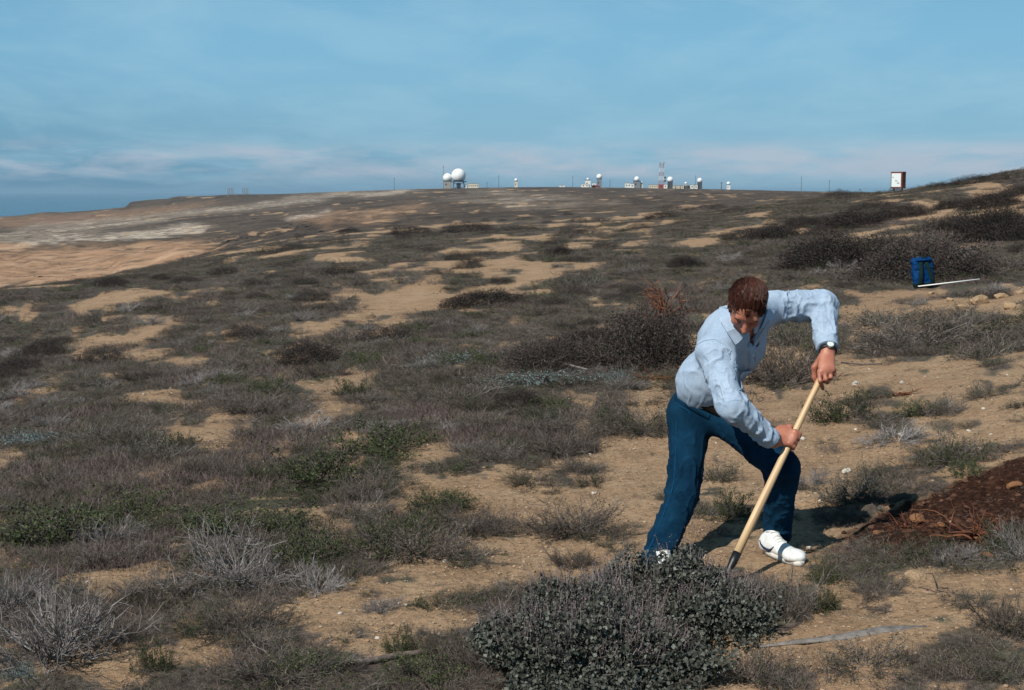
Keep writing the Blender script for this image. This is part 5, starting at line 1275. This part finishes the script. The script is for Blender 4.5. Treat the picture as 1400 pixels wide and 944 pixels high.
print('feet', J['ankL'].z-hz(J['ankL'].x, J['ankL'].y), J['ankR'].z-hz(J['ankR'].x, J['ankR'].y), 'verts', len(bV), len(sV), len(jV))

# the long-handled tool he digs with; its blade is down in the saltbush
M['ash'] = None
def ash():
    m, nt, b = mat('pale_wood'); t = N(nt, 'ShaderNodeTexCoord'); mp = N(nt, 'ShaderNodeMapping', inp={'Scale': (60., 60., 3.)}); L(nt, t.outputs['Object'], mp.inputs['Vector'])
    n = N(nt, 'ShaderNodeTexNoise', inp={'Scale': 1., 'Detail': 5.}); L(nt, mp.outputs[0], n.inputs['Vector'])
    L(nt, ramp(nt, n.outputs['Fac'], [(.3, (.40, .25, .13)), (.5, (.58, .40, .22)), (.8, (.68, .50, .30))]).outputs[0], b.inputs['Base Color']); b.inputs['Roughness'].default_value = .45; return m
M['ash'] = ash(); M['iron'] = simple('black_iron', (.012, .012, .013), .45, .3, 30., .001, spec=.5)
tool = empty('shovel', TIP); tool['label'] = 'long pale wooden shovel handle with black socket, held in both hands'; tool['category'] = 'shovel'
tool.rotation_euler = Vector(HA).to_track_quat('Z', 'Y').to_euler(); Lh = (TOP-TIP).length
g_ = G(); g_.tube([(0, 0, .065), (0, 0, .3), (0, 0, Lh*.6), (0, 0, Lh*.97), (0, 0, Lh)], [.0185, .0182, .016, .0138, .011], 20); g_.build('handle', M['ash'], tool, True)
g_ = G(); g_.tube([(0, 0, -.10), (0, 0, 0), (0, 0, .04), (0, 0, .085)], [.012, .0145, .019, .0203], 16); g_.build('socket', M['iron'], tool, True)
import bmesh
def blade():
    V = []; nu, nv = 9, 9
    for i in range(nu):
        for j in range(nv):
            u = i/(nu-1)*2-1; v = j/(nv-1); w_ = .10*(1-.0*v)*math.sqrt(max(0, 1-max(0, (v-.55)/.45)**2))+.002
            V.append((u*w_, .035*u*u-.01, -.08-.26*v))
    V2 = [(x, y+.003, z) for x, y, z in V]; n = nu*nv; F = [[i*nv+j, (i+1)*nv+j, (i+1)*nv+j+1, i*nv+j+1] for i in range(nu-1) for j in range(nv-1)]; F += [[a+n for a in f[::-1]] for f in F]
    return np.array(V+V2), np.array(F)
v_, f_ = blade(); link('blade', mesh_np('blade', v_, f_, M['iron'], smooth=True), tool)
# ---------------------------------------------------------------- radar station on the far plateau
M['radome'] = simple('radome_white', (.80, .82, .82), .5, .03, .3); M['white_wall'] = simple('white_wall', (.74, .74, .70), .7, .05, .4); M['cream_wall'] = simple('cream_wall', (.62, .56, .44), .8, .06, .4)
M['grey_steel'] = simple('grey_steel', (.20, .22, .24), .6, .1, .5); M['dark_steel'] = simple('dark_steel', (.07, .075, .08), .6, .1, .5); M['red_paint'] = simple('red_paint', (.33, .06, .045), .6, .1, .5); M['mast_red'] = simple('faded_red', (.42, .17, .14), .6, .1, .5); M['roof_grey'] = simple('roof_grey', (.3, .28, .26), .8, .1, .5)
M['window_dark'] = simple('window_dark', (.03, .04, .05), .2, .05); M['pole_wood'] = simple('pole_wood', (.06, .05, .045), .8, .1, 2.)
YS = 1500.; U = YS/FPX
def site(name, px, label, cat_, group=None, Y=YS):
    x = (px-700)/FPX*Y/ (math.cos(PITCH))*math.cos(PITCH)
    o = empty(name, (x, Y, hz(x, Y)-.4)); return tag(o, label, cat_, group)
def shape(root, name, mat_, fn, smooth=False):
    g = G(); fn(g); return g.build(name, mat_, root, smooth)
def lattice(g, w0, w1, z0, z1, n, r=.16, y0=0):
    for k in range(n):
        a, b = z0+(z1-z0)*k/n, z0+(z1-z0)*(k+1)/n; wa = w0+(w1-w0)*k/n; wb = w0+(w1-w0)*(k+1)/n
        A_ = [(-wa/2, -wa/2+y0), (wa/2, -wa/2+y0), (wa/2, wa/2+y0), (-wa/2, wa/2+y0)]; B_ = [(-wb/2, -wb/2+y0), (wb/2, -wb/2+y0), (wb/2, wb/2+y0), (-wb/2, wb/2+y0)]
        for i in range(4):
            j = (i+1) % 4; p = (*A_[i], a); q = (*B_[i], b); g.tube([p, q], r, 4); g.tube([q, (*B_[j], b)], r*.7, 4); g.tube([p, (*B_[j], b)], r*.6, 4); g.tube([(*A_[j], a), q], r*.6, 4)
def radome_on_legs(px, wpx, rowc, label):
    o = site('radar_dome', px, label, 'radar dome'); r = wpx*U/2; zc = (P(px, rowc, YS).z-o.location.z); zp = zc-r*.78
    d = shape(o, 'dome', M['radome'], lambda g: g.sph((0, 0, zc), r, 28, 16, -.78), True)
    shape(d, 'panel_ribs', M['roof_grey'], lambda g: [g.tube([(math.cos(t)*r*1.003*math.cos(e), math.sin(t)*r*1.003*math.cos(e), zc+r*1.003*math.sin(e)) for e in np.linspace(-.8, 1.5, 12)], .03, 3) for t in np.linspace(0, 2*np.pi, 14)[:-1]])
    shape(o, 'platform', M['dark_steel'], lambda g: (g.tube([(0, 0, zp-.9), (0, 0, zp)], r*1.12, 20), g.tube([(0, 0, zp+1.2), (0, 0, zp+1.3)], r*1.14, 20)))
    return o, r, zc, zp
o, r, zc, zp = radome_on_legs(627.5, 19.5, 240.5, 'largest white radar dome, raised on a steel leg platform at the left of the station')
def legs(g):
    pass
for k, (sx, sy) in enumerate(((-1, -1), (1, -1), (1, 1), (-1, 1))):
    shape(o, 'leg', M['grey_steel'], lambda g: g.tube([(sx*r*.72, sy*r*.72, -.5), (sx*r*.72, sy*r*.72, zp-.8)], .42, 8))
shape(o, 'bracing', M['grey_steel'], lambda g: [g.tube([(a*r*.72, b*r*.72, z0), (c*r*.72, d*r*.72, z1)], .2, 4) for a, b, c, d in ((-1, -1, 1, -1), (1, -1, 1, 1), (1, 1, -1, 1), (-1, 1, -1, -1)) for z0, z1 in ((0, zp-.9), (zp-.9, 0))])
shape(o, 'equipment_hut', M['grey_steel'], lambda g: g.box((0, 0, zp/2-1), (r*.55, r*.55, zp-1.5)))
def dome_on_base(px, dpx, rowc, bw, label, base='cream_wall', name='radar_dome', top_w=None, dome_part='dome', zmin=-.7):
    o = site(name, px, label, 'radar dome'); r = dpx*U/2; zc = P(px, rowc, YS).z-o.location.z; zb = zc-r*.65; w_ = bw*U
    shape(o, 'dome', M['radome'], lambda g: g.sph((0, 0, zc), r, 20, 12, zmin), True)
    shape(o, 'deck', M['dark_steel'], lambda g: g.box((0, 0, zb-.1), (w_*1.12, w_*1.12, .35)))
    shape(o, 'base', M[base], lambda g: g.box((0, 0, zb/2-.3), (w_, w_, zb-.1)))
    shape(o, 'window', M['window_dark'], lambda g: g.box((-w_*.2, -w_/2-.02, zb*.55), (w_*.18, .1, zb*.22)))
    return o, zb
dome_on_base(612.5, 12.5, 243.5, 9.5, 'second white radar dome on a grey block, just left of the largest dome', 'roof_grey')
dome_on_base(705.5, 4.6, 246.6, 4.2, 'small lone white dome on a narrow tan tower between the big dome and the station', 'cream_wall')
dome_on_base(803, 3.4, 245.2, 7.0, 'tiny white dome on top of a tapered white tower', 'white_wall')
dome_on_base(818.5, 7.6, 242, 6.5, 'white dome on a grey tower right of the tapered white tower', 'grey_steel')
dome_on_base(869.5, 7.2, 245.2, 9.0, 'white dome on a wide grey base left of the red and white mast', 'grey_steel')
dome_on_base(875.5, 3.6, 250.2, 4.0, 'tiny pale dome on a tan block beside a wide grey base', 'cream_wall')
dome_on_base(914.8, 8.2, 246, 6.5, 'white dome on a dark tower just right of the red and white mast', 'dark_steel')
dome_on_base(936, 3.4, 250.8, 3.0, 'tiny white dome above the round dark tank', 'cream_wall')
dome_on_base(955, 7.0, 247.2, 5.8, 'white dome on a brown tower at the right of the station', 'dark_steel')
dome_on_base(994, 4.8, 251.2, 4.4, 'small white dome standing apart at the far right of the station', 'white_wall')
def block(px, w_, rowtop, label, mat_='white_wall', d=8., name='station_building', roof='roof_grey', win=3):
    o = site(name, px, label, 'building'); h = P(px, rowtop, YS).z-o.location.z; w_ *= U
    shape(o, 'wall', M[mat_], lambda g: g.box((0, 0, h/2-.2), (w_, d, h+.2)))
    shape(o, 'roof', M[roof], lambda g: g.box((0, 0, h+.06), (w_+.5, d+.5, .28)))
    for i in range(win): shape(o, 'window', M['window_dark'], lambda g: g.box(((i+.5)/win*w_-w_/2, -d/2-.02, h*.55), (min(1.4, w_/win*.4), .1, h*.25)))
    return o
block(647.5, 14, 251.3, 'long cream building right of the largest radar dome', 'cream_wall', win=5)
block(636.8, 4, 253, 'small white hut between the largest dome and the cream building', win=1)
block(768, 7, 253.5, 'low white hut alone on the skyline left of the tapered tower', win=1)
block(799, 10, 252, 'white low building at the foot of the tapered white tower', win=2)
block(811, 4.5, 250.5, 'small white hut between the tapered tower and the grey tower', win=1)
block(813, 9, 254, 'long red roofed hut between the tapered tower and the grey tower', 'red_paint', roof='red_paint', win=2)
block(857, 7, 250.6, 'white building left of the wide grey dome base', win=2); block(863, 5, 251.5, 'second white building next to the wide grey dome base', win=1)
block(892, 12.5, 252.9, 'long cream building left of the red and white mast', 'cream_wall', win=4); block(902, 6.5, 252.8, 'red hut at the foot of the red and white mast', 'red_paint', roof='red_paint', win=1)
block(908, 5, 252.4, 'white hut between the mast and the dark dome tower', win=1); block(919.5, 3, 253.7, 'small cream hut right of the dark dome tower', 'cream_wall', win=1)
block(925, 5, 253.9, 'cream building between the dark dome tower and the tank', 'cream_wall', win=2); block(930.8, 4.2, 254, 'cream hut nearest the dark tank', 'cream_wall', win=1)
block(944, 4.4, 252.9, 'white hut right of the dark tank', win=1); block(949.4, 4.4, 253.4, 'white domed hut left of the brown dome tower', win=1)
o = site('storage_tank', 937.5, 'round dark tank among the low station buildings', 'tank'); shape(o, 'shell', M['dark_steel'], lambda g: g.tube([(0, 0, 0), (0, 0, 3.2)], 3.2, 20)); shape(o, 'roof', M['dark_steel'], lambda g: g.sph((0, 0, 3.2), (3.25, 3.25, .9), 20, 6, 0.))
# the mast: lattice in red and white bands with aerials
o = site('lattice_mast', 903, 'red and white banded lattice mast, the tallest thing in the station', 'mast'); ht = P(903, 224.5, YS).z-o.location.z; nb_ = 6
for k in range(nb_):
    shape(o, 'band', M['mast_red'] if k in (1, 3, 5) else M['white_wall'], lambda g: lattice(g, 5.6-.25*k, 5.35-.25*k, ht*k/nb_, ht*(k+1)/nb_-.05, 2, .10))
shape(o, 'top_platform', M['roof_grey'], lambda g: g.box((0, 0, ht), (5., 5., .3)))
for dx, dz, rr in ((2.2, 1.3, .9), (-1.6, 1.0, .7)):
    shape(o, 'aerial', M['roof_grey'], lambda g: g.sph((dx, -.6, ht+dz), (rr, .4, rr), 12, 8))
for z_ in (.32, .45): shape(o, 'dish', M['dark_steel'], lambda g: g.sph((3.6, -1., ht*z_), (1.1, .5, 1.3), 12, 8))
def pole(px, rowtop, label, r=.2, Y=YS, cross=True):
    o = site('utility_pole', px, label, 'pole', 'poles along the skyline', Y); h = P(px, rowtop, Y).z-o.location.z
    shape(o, 'shaft', M['pole_wood'], lambda g: g.tube([(0, 0, -.5), (0, 0, h)], [r*1.2, r*.8], 6))
    if cross: shape(o, 'crossarm', M['pole_wood'], lambda g: g.box((0, 0, h*.9), (r*10, r*.8, r*.8)))
for px, rt, lb in ((607, 226, 'tall pole at the left edge of the smaller big radar dome'), (540, 243, 'faint pole on the skyline left of the two big radar domes'), (682, 240, 'pole on the skyline right of the long cream building'),
    (782.5, 241, 'pole on the skyline left of the tapered white tower'), (833, 246.5, 'short pole right of the grey dome tower'), (949.3, 240, 'pole between the tank and the brown dome tower'),
    (1093, 241.5, 'pole on the skyline midway between the station and the sign board'), (1131, 246, 'shorter pole nearest the sign board on the skyline'), (666, 249, 'stub of a pole right of the cream building')):
    pole(px, rt, lb)
pole(984.5, 249.5, 'short thick dark pole left of the farthest small dome', .35)
for px, lb in ((317.5, 'left one of two faint lattice towers on the far left ridge'), (337.5, 'right one of two faint lattice towers on the far left ridge')):
    o = site('lattice_tower', px, lb, 'tower'); h = P(px, 257.5, YS).z-o.location.z
    for q in (-1.9, 1.9): shape(o, 'column', M['roof_grey'], lambda g: [g.tube([(q+dx, dy, -.5), (q+dx, dy, h)], .16, 4) for dx in (-.8, .8) for dy in (-.8, .8)])
    shape(o, 'crossbeams', M['roof_grey'], lambda g: [g.box((0, 0, h*f), (5.6, .25, .25)) for f in (.3, .65, .98)])
block(330, 3.4, 268.8, 'tiny white hut between the two faint lattice towers', win=1)

# ---------------------------------------------------------------- board in a red-brown frame on the near rise
def signboard():
    g = on_ground(1228, 262, 40); x = P(1228, 250, g.y).x; k = g.y/FPX
    o = empty('sign_board', (x, g.y, hz(x, g.y)-.03), rz=math.radians(-47)); tag(o, 'white board in a deep red-brown wooden frame, standing on the rise by the skyline', 'sign')
    W_, H_, D_ = 17.5*k, 22.5*k, 9*k; z0 = P(1228, 258, g.y).z-o.location.z; t = 2.0*k
    M['redwood'] = simple('red_brown_wood', (.17, .045, .025), .7, .3, 12., .003); M['board'] = simple('painted_board', (.70, .76, .76), .9, .03, 5., spec=.1)
    f = shape(o, 'frame', M['redwood'], lambda q: (q.box((0, 0, z0+H_-t/2), (W_+.02, D_, t)), q.box((0, 0, z0+t/2), (W_+.02, D_, t)), q.box((W_/2-t/2, 0, z0+H_/2), (t, D_-.006, H_-2*t-.004)), q.box((-W_/2+t*.25, 0, z0+H_/2), (t*.5, D_-.006, H_-2*t-.004))))
    shape(o, 'panel', M['board'], lambda q: q.box((-t*.25, -D_*.5+.012, z0+H_/2), (W_-1.5*t-.006, .03, H_-2*t-.006)))
    shape(o, 'back_board', M['redwood'], lambda q: q.box((-t*.25, D_*.4, z0+H_/2), (W_-1.5*t-.006, .02, H_-2*t-.006)))
    shape(o, 'hinge_strip', M['dark_steel'], lambda q: q.box((W_/2+.008, -.02, z0+H_*.55), (.012, D_*.6, .05)))
    for dx, dz, a, b in ((-.16, .12, .05, .025), (-.02, -.03, .045, .04), (.05, -.04, .05, .015), (.085, -.125, .07, .035), (.03, -.12, .02, .02)):
        shape(o, 'dark_mark', M['window_dark'], lambda q: q.box((dx*W_/.5, -D_*.5-.006, z0+H_/2+dz*H_/.7), (a*W_/.5, .004, b*H_/.7)))
    for sx in (-1, 1): shape(o, 'post', M['redwood'], lambda q: q.box((sx*W_*.36, 0, z0/2-.15), (.07, .07, z0+.3)))
signboard()

# ---------------------------------------------------------------- backpack and measuring stick
def backpack():
    g = on_ground(1263, 394, 8); k = g.y/FPX; o = empty('backpack', (g.x, g.y+.02, g.z-.01), rot=(math.radians(-9), math.radians(-2), math.radians(7)))
    tag(o, 'blue backpack with dark straps, upright against the broad purple bush', 'backpack')
    M['pack'] = fabric('blue_nylon', (.001, .022, .085), (.002, .045, .16), 14., rough=.6); M['web'] = fabric('dark_webbing', (.004, .012, .012), (.012, .03, .028), 30.)
    W_, H_ = 29*k, 41*k
    S = Field3((-.3, -.25, -.05), (.3, .25, .65), .007); I3 = np.eye(3)
    for z in (.16, .34, .52, .70, .84): S.limb((-W_*(.40-.0*z)+.04, .0, H_*z), (W_*.46-.04-W_*.06*z, .0, H_*z), .075, .075, .02)
    S.limb((-W_*.36, -.01, H_*.90), (W_*.34, -.01, H_*.93), .062, .055, .02); S.ell((-W_*.40, .01, H_*.55), I3, (.04, .06, .07), .03); S.ell((W_*.38, .01, H_*.3), I3, (.045, .07, .10), .03)
    S.plane((0, 0, .004), (0, 0, -1), .5)
    V, F = S.mesh('pack', None, lambda V: .008*noise3(V[:, 0]*16, V[:, 1]*16, V[:, 2]*16, 4)+.004*noise3(V[:, 0]*40, V[:, 1]*40, V[:, 2]*40, 5))
    low = V[F].mean(1)[:, 2] < H_*.17
    link('pack_body', mesh_np('pack_body', V, F[~low], M['pack'], smooth=True), o); link('bottom_panel', mesh_np('bottom_panel', V, F[low], M['web'], smooth=True), o)
    T = tree(V, F)
    def on(x, z, off): 
        h = T.ray_cast(Vector((x, -1, z)), Vector((0, 1, 0))); return V3(h[0])+np.array([0, -off, 0]) if h[0] else np.array([x, -.08, z])
    for sx, a, b in ((-1, -.15, -.26), (1, .10, .40)):
        c = [on(W_*(a+(b-a)*t), H_*(.86-.8*t), .012+.03*math.sin(t*3.14)) for t in np.linspace(0, 1, 9)]
        g_ = G(); g_.tube(c, .034, 8, True, (.3, 1)); g_.build('shoulder_strap', M['web'], o, True)
    g_ = G(); g_.tube([(-.05, -.09, H_*.93), (-.03, -.11, H_*1.02), (.03, -.11, H_*1.02), (.05, -.09, H_*.93)], .008, 6); g_.build('carry_loop', M['web'], o, True)
    for z in (.62,): g_ = G(); g_.tube([on(x, H_*z, .004) for x in np.linspace(-W_*.46, -W_*.24, 5)], .007, 5, True, (1, .4)); g_.build('buckle_strap', M['web'], o)
    shape(o, 'lid_flap', M['pack'], lambda q: q.sph((0, -.02, H_*.93), (W_*.47, .105, .04), 20, 10, -.5), True)
backpack()
def stick(name, pts, r, mat_, label, cat_, ymin=4., lift=0.0, k=8, ell=None, extra=None):
    Q = [on_ground(a, b, ymin) + Vector((0, 0, lift)) for a, b in pts]; b0 = Q[0].copy(); g = G(); g.tube([q-b0 for q in Q], r, k, True, ell); o = g.build(name, mat_, None, True, loc=b0); tag(o, label, cat_); return o
M['rule'] = simple('white_painted_stick', (.78, .77, .74), .5, .06, 6.); M['greywood'] = simple('weathered_wood', (.19, .17, .155), .8, .25, 30., .002); M['bark'] = simple('old_bark', (.15, .12, .105), .9, .35, 40., .003)
a_ = on_ground(1255, 397, 8); a_.z += .03; b_ = P(1339, 382, a_.y+.1); b_.z = max(b_.z, hz(b_.x, b_.y)+.03)
g_ = G(); g_.tube([(0, 0, .02), tuple(b_-a_)], .019, 8, True, (1, .5)); o = g_.build('measuring_stick', M['rule'], None, True, loc=a_); tag(o, 'long thin white stick lying in front of the blue backpack', 'stick')
stick('fallen_branch', [(470, 912), (500, 909), (545, 901), (580, 897), (604, 889)], [.009, .013, .013, .012, .008], M['bark'], 'dark bare branch lying on the sand left of the saltbush', 'branch', lift=.012)
stick('driftwood', [(1030, 885), (1090, 880), (1150, 872), (1210, 862), (1266, 857)], [.006, .014, .020, .026, .006], M['greywood'], 'grey weathered plank half sunk in the sand at the lower right', 'driftwood', lift=.0, ell=(1.6, .45))
stick('dry_stick', [(742, 504), (765, 506), (802, 516)], [.012, .012, .008], M['greywood'], 'pale thin stick lying by the purple heath in mid scrub', 'stick', lift=.07)
stick('dry_stick', [(1150, 498), (1180, 500), (1206, 499)], [.006, .009, .006], M['bark'], 'thin dark stick right of the watch hand on the bare slope', 'stick', lift=.01)
# dead roots
def roots(name, px, row, wpx, hpx, n, label, seed, m_, up=.8, ymin=4., r=.012):
    rng = np.random.default_rng(seed); g0 = on_ground(px, row, ymin); wd = wpx*g0.y/FPX; hg = hpx*g0.y/FPX
    d = unit(np.stack([rng.normal(size=n), rng.normal(size=n)*.6, rng.uniform(.1, up, n)*2], 1)); A = paths(rng.normal(size=(n, 3))*.03*wd, d, rng.uniform(.3, .6, n)*wd, 7, .09, rng); A[..., 2] *= min(hg/wd*1.6, 1.5); A[..., 2] = np.maximum(A[..., 2], -.02)
    q, dq = along(A, rng, n*4, .2, 1); B_ = paths(q, unit(dq+rng.normal(size=q.shape)*.8), rng.uniform(.12, .3, len(q))*wd, 5, .1, rng)
    v, f = cat([tubes(A, np.linspace(r, r*.4, 7)[None]*rng.uniform(.5, 1.2, (n, 1)), 5), tubes(B_, np.linspace(r*.4, r*.12, 5)[None]*np.ones((len(B_), 1)), 4)])
    o = link(name, mesh_np(name, v, f, m_, smooth=True), loc=g0); tag(o, label, 'roots'); return o
o = roots('dead_branches', 905, 455, 90, 55, 14, 'reddish brown dead branches sticking out above the large dark heath mound', 3, M['red'], 1.0, r=.016); o.location.z += .22
roots('dead_roots', 1340, 735, 120, 34, 16, 'orange brown torn roots in the dug soil at the right edge', 4, M['red'], .35, r=.009)
roots('dead_roots', 1250, 722, 90, 22, 12, 'dark red roots across the left end of the dug soil', 5, M['red'], .25, r=.006)
roots('dead_twigs', 1225, 542, 60, 10, 9, 'small heap of dark red twigs on the bare slope right of the handle', 6, M['red'], .2, r=.006)
roots('dead_twigs', 890, 520, 80, 16, 12, 'red brown dead twigs at the front foot of the large dark heath', 7, M['red'], .35, r=.007)
# stones
def rock_mesh(seed, m_, flat=.7, cuts=9):
    rng = np.random.default_rng(seed); bm = bmesh.new(); bmesh.ops.create_icosphere(bm, subdivisions=3, radius=.5)
    V = np.array([v.co[:] for v in bm.verts])
    for _ in range(cuts):
        n = unit(rng.normal(size=3)); d = rng.uniform(.27, .42); t = V@n-d; V = np.where((t > 0)[:, None], V-n*t[:, None]*.92, V)
    V += .02*np.stack([noise3(V[:, 0]*7, V[:, 1]*7, V[:, 2]*7+k*9, seed) for k in range(3)], 1); V[:, 2] *= flat
    for v, c in zip(bm.verts, V): v.co = c
    F = np.array([[v.index for v in f.verts] for f in bm.faces]); bm.free(); return mesh_np('rock', V, F, m_, flat=True)
M['sandstone'] = simple('tan_sandstone', (.38, .26, .155), .95, .2, 9., .01); M['clod'] = simple('orange_clod', (.27, .125, .055), .95, .25, 12., .01); M['whitestone'] = simple('white_stone', (.50, .46, .39), .8, .15, 10.)
RM = {k: [rock_mesh(s*7+i, M[k], .65) for i in range(3)] for s, k in enumerate(('sandstone', 'clod', 'whitestone'))}
def rock(kind, px, row, wpx, label, group=None, flat=1., sink=.22, name='stone', loc=None, wd=None):
    g0 = loc or on_ground(px, row); wd = wd or wpx*g0.y/FPX; o = link(name, random.choice(RM[kind]), loc=(g0.x, g0.y+wd*.3, hz(g0.x, g0.y+wd*.3)+wd*(.33-sink)*flat)); o.scale = (wd, wd*random.uniform(.7, 1), wd*flat); o.rotation_euler = (random.uniform(-.2, .2), random.uniform(-.2, .2), random.uniform(0, 6.28)); tag(o, label, 'stone', group); return o
for px, row, w_, lb in ((1340, 418, 34, 'large pale sandstone block below the white stick'), (1370, 408, 24, 'sandstone block right of the largest pale block'), (1383, 422, 26, 'sandstone block near the right edge, lower than its neighbours'),
    (1318, 424, 20, 'small sandstone block left of the largest pale block'), (1396, 402, 16, 'sandstone block cut by the right edge'), (1300, 412, 14, 'little sandstone lump under the white stick'), (1275, 403, 12, 'little sandstone lump just below the backpack')): rock('sandstone', px, row, w_, lb, flat=.9)
for px, row, w_, lb in ((1257, 718, 28, 'largest orange clod at the left end of the dug soil'), (1286, 722, 18, 'orange clod right of the largest clod'), (1352, 764, 18, 'orange clod at the lower right of the dug soil'), (1256, 792, 42, 'wide flat tan slab below the dug soil'),
    (1226, 806, 20, 'tan lump left below the flat slab'), (1274, 802, 14, 'tan lump right below the flat slab'), (1302, 806, 12, 'tan lump on the sand farther right of the slab'), (1200, 730, 14, 'small orange clod outside the dug soil'), (1390, 668, 24, 'orange clod on the dark upper slope of the dug soil')):
    rock('sandstone' if 'tan' in lb else 'clod', px, row, w_, lb, flat=.5 if 'slab' in lb else .9)
for px, row, w_, lb in ((1170, 527, 13, 'white rounded stone right of the upper hand'), (1234, 525, 9, 'white stone on the bare slope above the red twigs'), (1296, 551, 13, 'white flat stone beside the isolated grey clump'), (1232, 597, 11, 'white stone on top of the low bleached brush'),
    (1159, 647, 15, 'flat white stone right of the bent knee'), (1325, 591, 7, 'small white stone in the bare slope near the right edge'), (1106, 752, 9, 'white stone right of the white shoe'), (812, 676, 9, 'white stone left of the leg on the sand path'), (1098, 602, 9, 'white stone by the lower hand on the slope'), (1345, 560, 6, 'tiny white stone near the creeping olive plant'), (600, 868, 6, 'small white stone on the sand left of the saltbush')):
    rock('whitestone', px, row, w_, lb)
rng_ = np.random.default_rng(77); k = 0
while k < 80:
    Y = float(np.exp(rng_.uniform(math.log(4.6), math.log(16)))); x = Y*float(rng_.uniform(-.36, .37))
    if cover(np.array([x]), np.array([Y]))[0] > .45: continue
    if .07 < x/Y < .22 and 5.9 < Y < 7.2: continue
    rock(random.choice(['whitestone', 'whitestone', 'sandstone']), 0, 0, 0, 'small pale stone, one of many strewn over the bare sand', 'small pale stones strewn over the sand', loc=Vector((x, Y, 0)), wd=float(rng_.uniform(.010, .028)*(Y/7)**.5)); k += 1
def pebbles():
    """loose crumbs and pebbles in the sand"""
    ms = [rock_mesh(90+i, M['peb'], .7, 5) for i in range(2)]
    rng = np.random.default_rng(9); x, y = field(30000, 3.9, 22, rng, power=-.9); c_ = cover(x, y); kk = (c_ < .55) & (samp(DARK, x, y) < .25); x, y = x[kk], y[kk]; n = len(x)
    s_ = .005+.016*rng.uniform(0, 1, n)**6*(y/7)**.5+.0015*y/7; gn_scatter('pebbles', rng.integers(0, 2, n), np.stack([x, y, height(x, y)+s_*.15], 1), np.stack([s_, s_, s_*.8], 1), np.stack([0*x, 0*x, rng.uniform(0, 6.28, n)], 1), 'small crumbs and pebbles loose on the bare sand', 'pebbles', ms)
M['peb'] = leafmat('pebble', [(0, (.10, .06, .04)), (.4, (.24, .16, .10)), (.8, (.33, .23, .15)), (.97, (.42, .33, .24)), (1, (.58, .5, .42))], .9)
pebbles()
M['soilclod'] = leafmat('soil_clod', [(0, (.012, .006, .004)), (.5, (.034, .015, .009)), (.85, (.075, .036, .022)), (1, (.16, .085, .05))], .95)
def clods():
    rng = np.random.default_rng(19); x = rng.uniform(1.2, 4.2, 9000); y = rng.uniform(6., 9.4, 9000); k = samp(DARK, x, y) > .3+.3*rng.uniform(0, 1, 9000); x, y = x[k], y[k]; n = len(x); s_ = .008+.034*rng.uniform(0, 1, n)**5
    gn_scatter('soil_clods', rng.integers(0, 2, n), np.stack([x, y, height(x, y)+s_*.1], 1), np.stack([s_, s_, s_*.8], 1), np.stack([rng.uniform(-.4, .4, n), 0*x, rng.uniform(0, 6.28, n)], 1), 'dark reddish crumbs and clods of the dug soil', 'soil clods', [rock_mesh(70+i, M['soilclod'], .75, 6) for i in range(2)])
clods()
# ---------------------------------------------------------------- sea air: one closed box of thin even haze round everything on the ground
def make_haze():
    m = bpy.data.materials.new('sea_haze'); m.use_nodes = True; nt = m.node_tree; nt.nodes.clear()
    o = N(nt, 'ShaderNodeOutputMaterial'); v = N(nt, 'ShaderNodeVolumePrincipled'); v.inputs['Density'].default_value = HAZE; v.inputs['Color'].default_value = (.42, .66, .85, 1); v.inputs['Anisotropy'].default_value = .0
    L(nt, v.outputs[0], o.inputs['Volume']); g = G(); g.box((0, 0, (60+SEA-90)/2+0), (94000, 94000, 60-(SEA-90))); h = g.build('haze', m); h['kind'] = 'stuff'; h['label'] = 'thin blue sea haze over the far plateau and the ocean'; h['category'] = 'haze'
HAZE = 4.5e-5
make_haze()
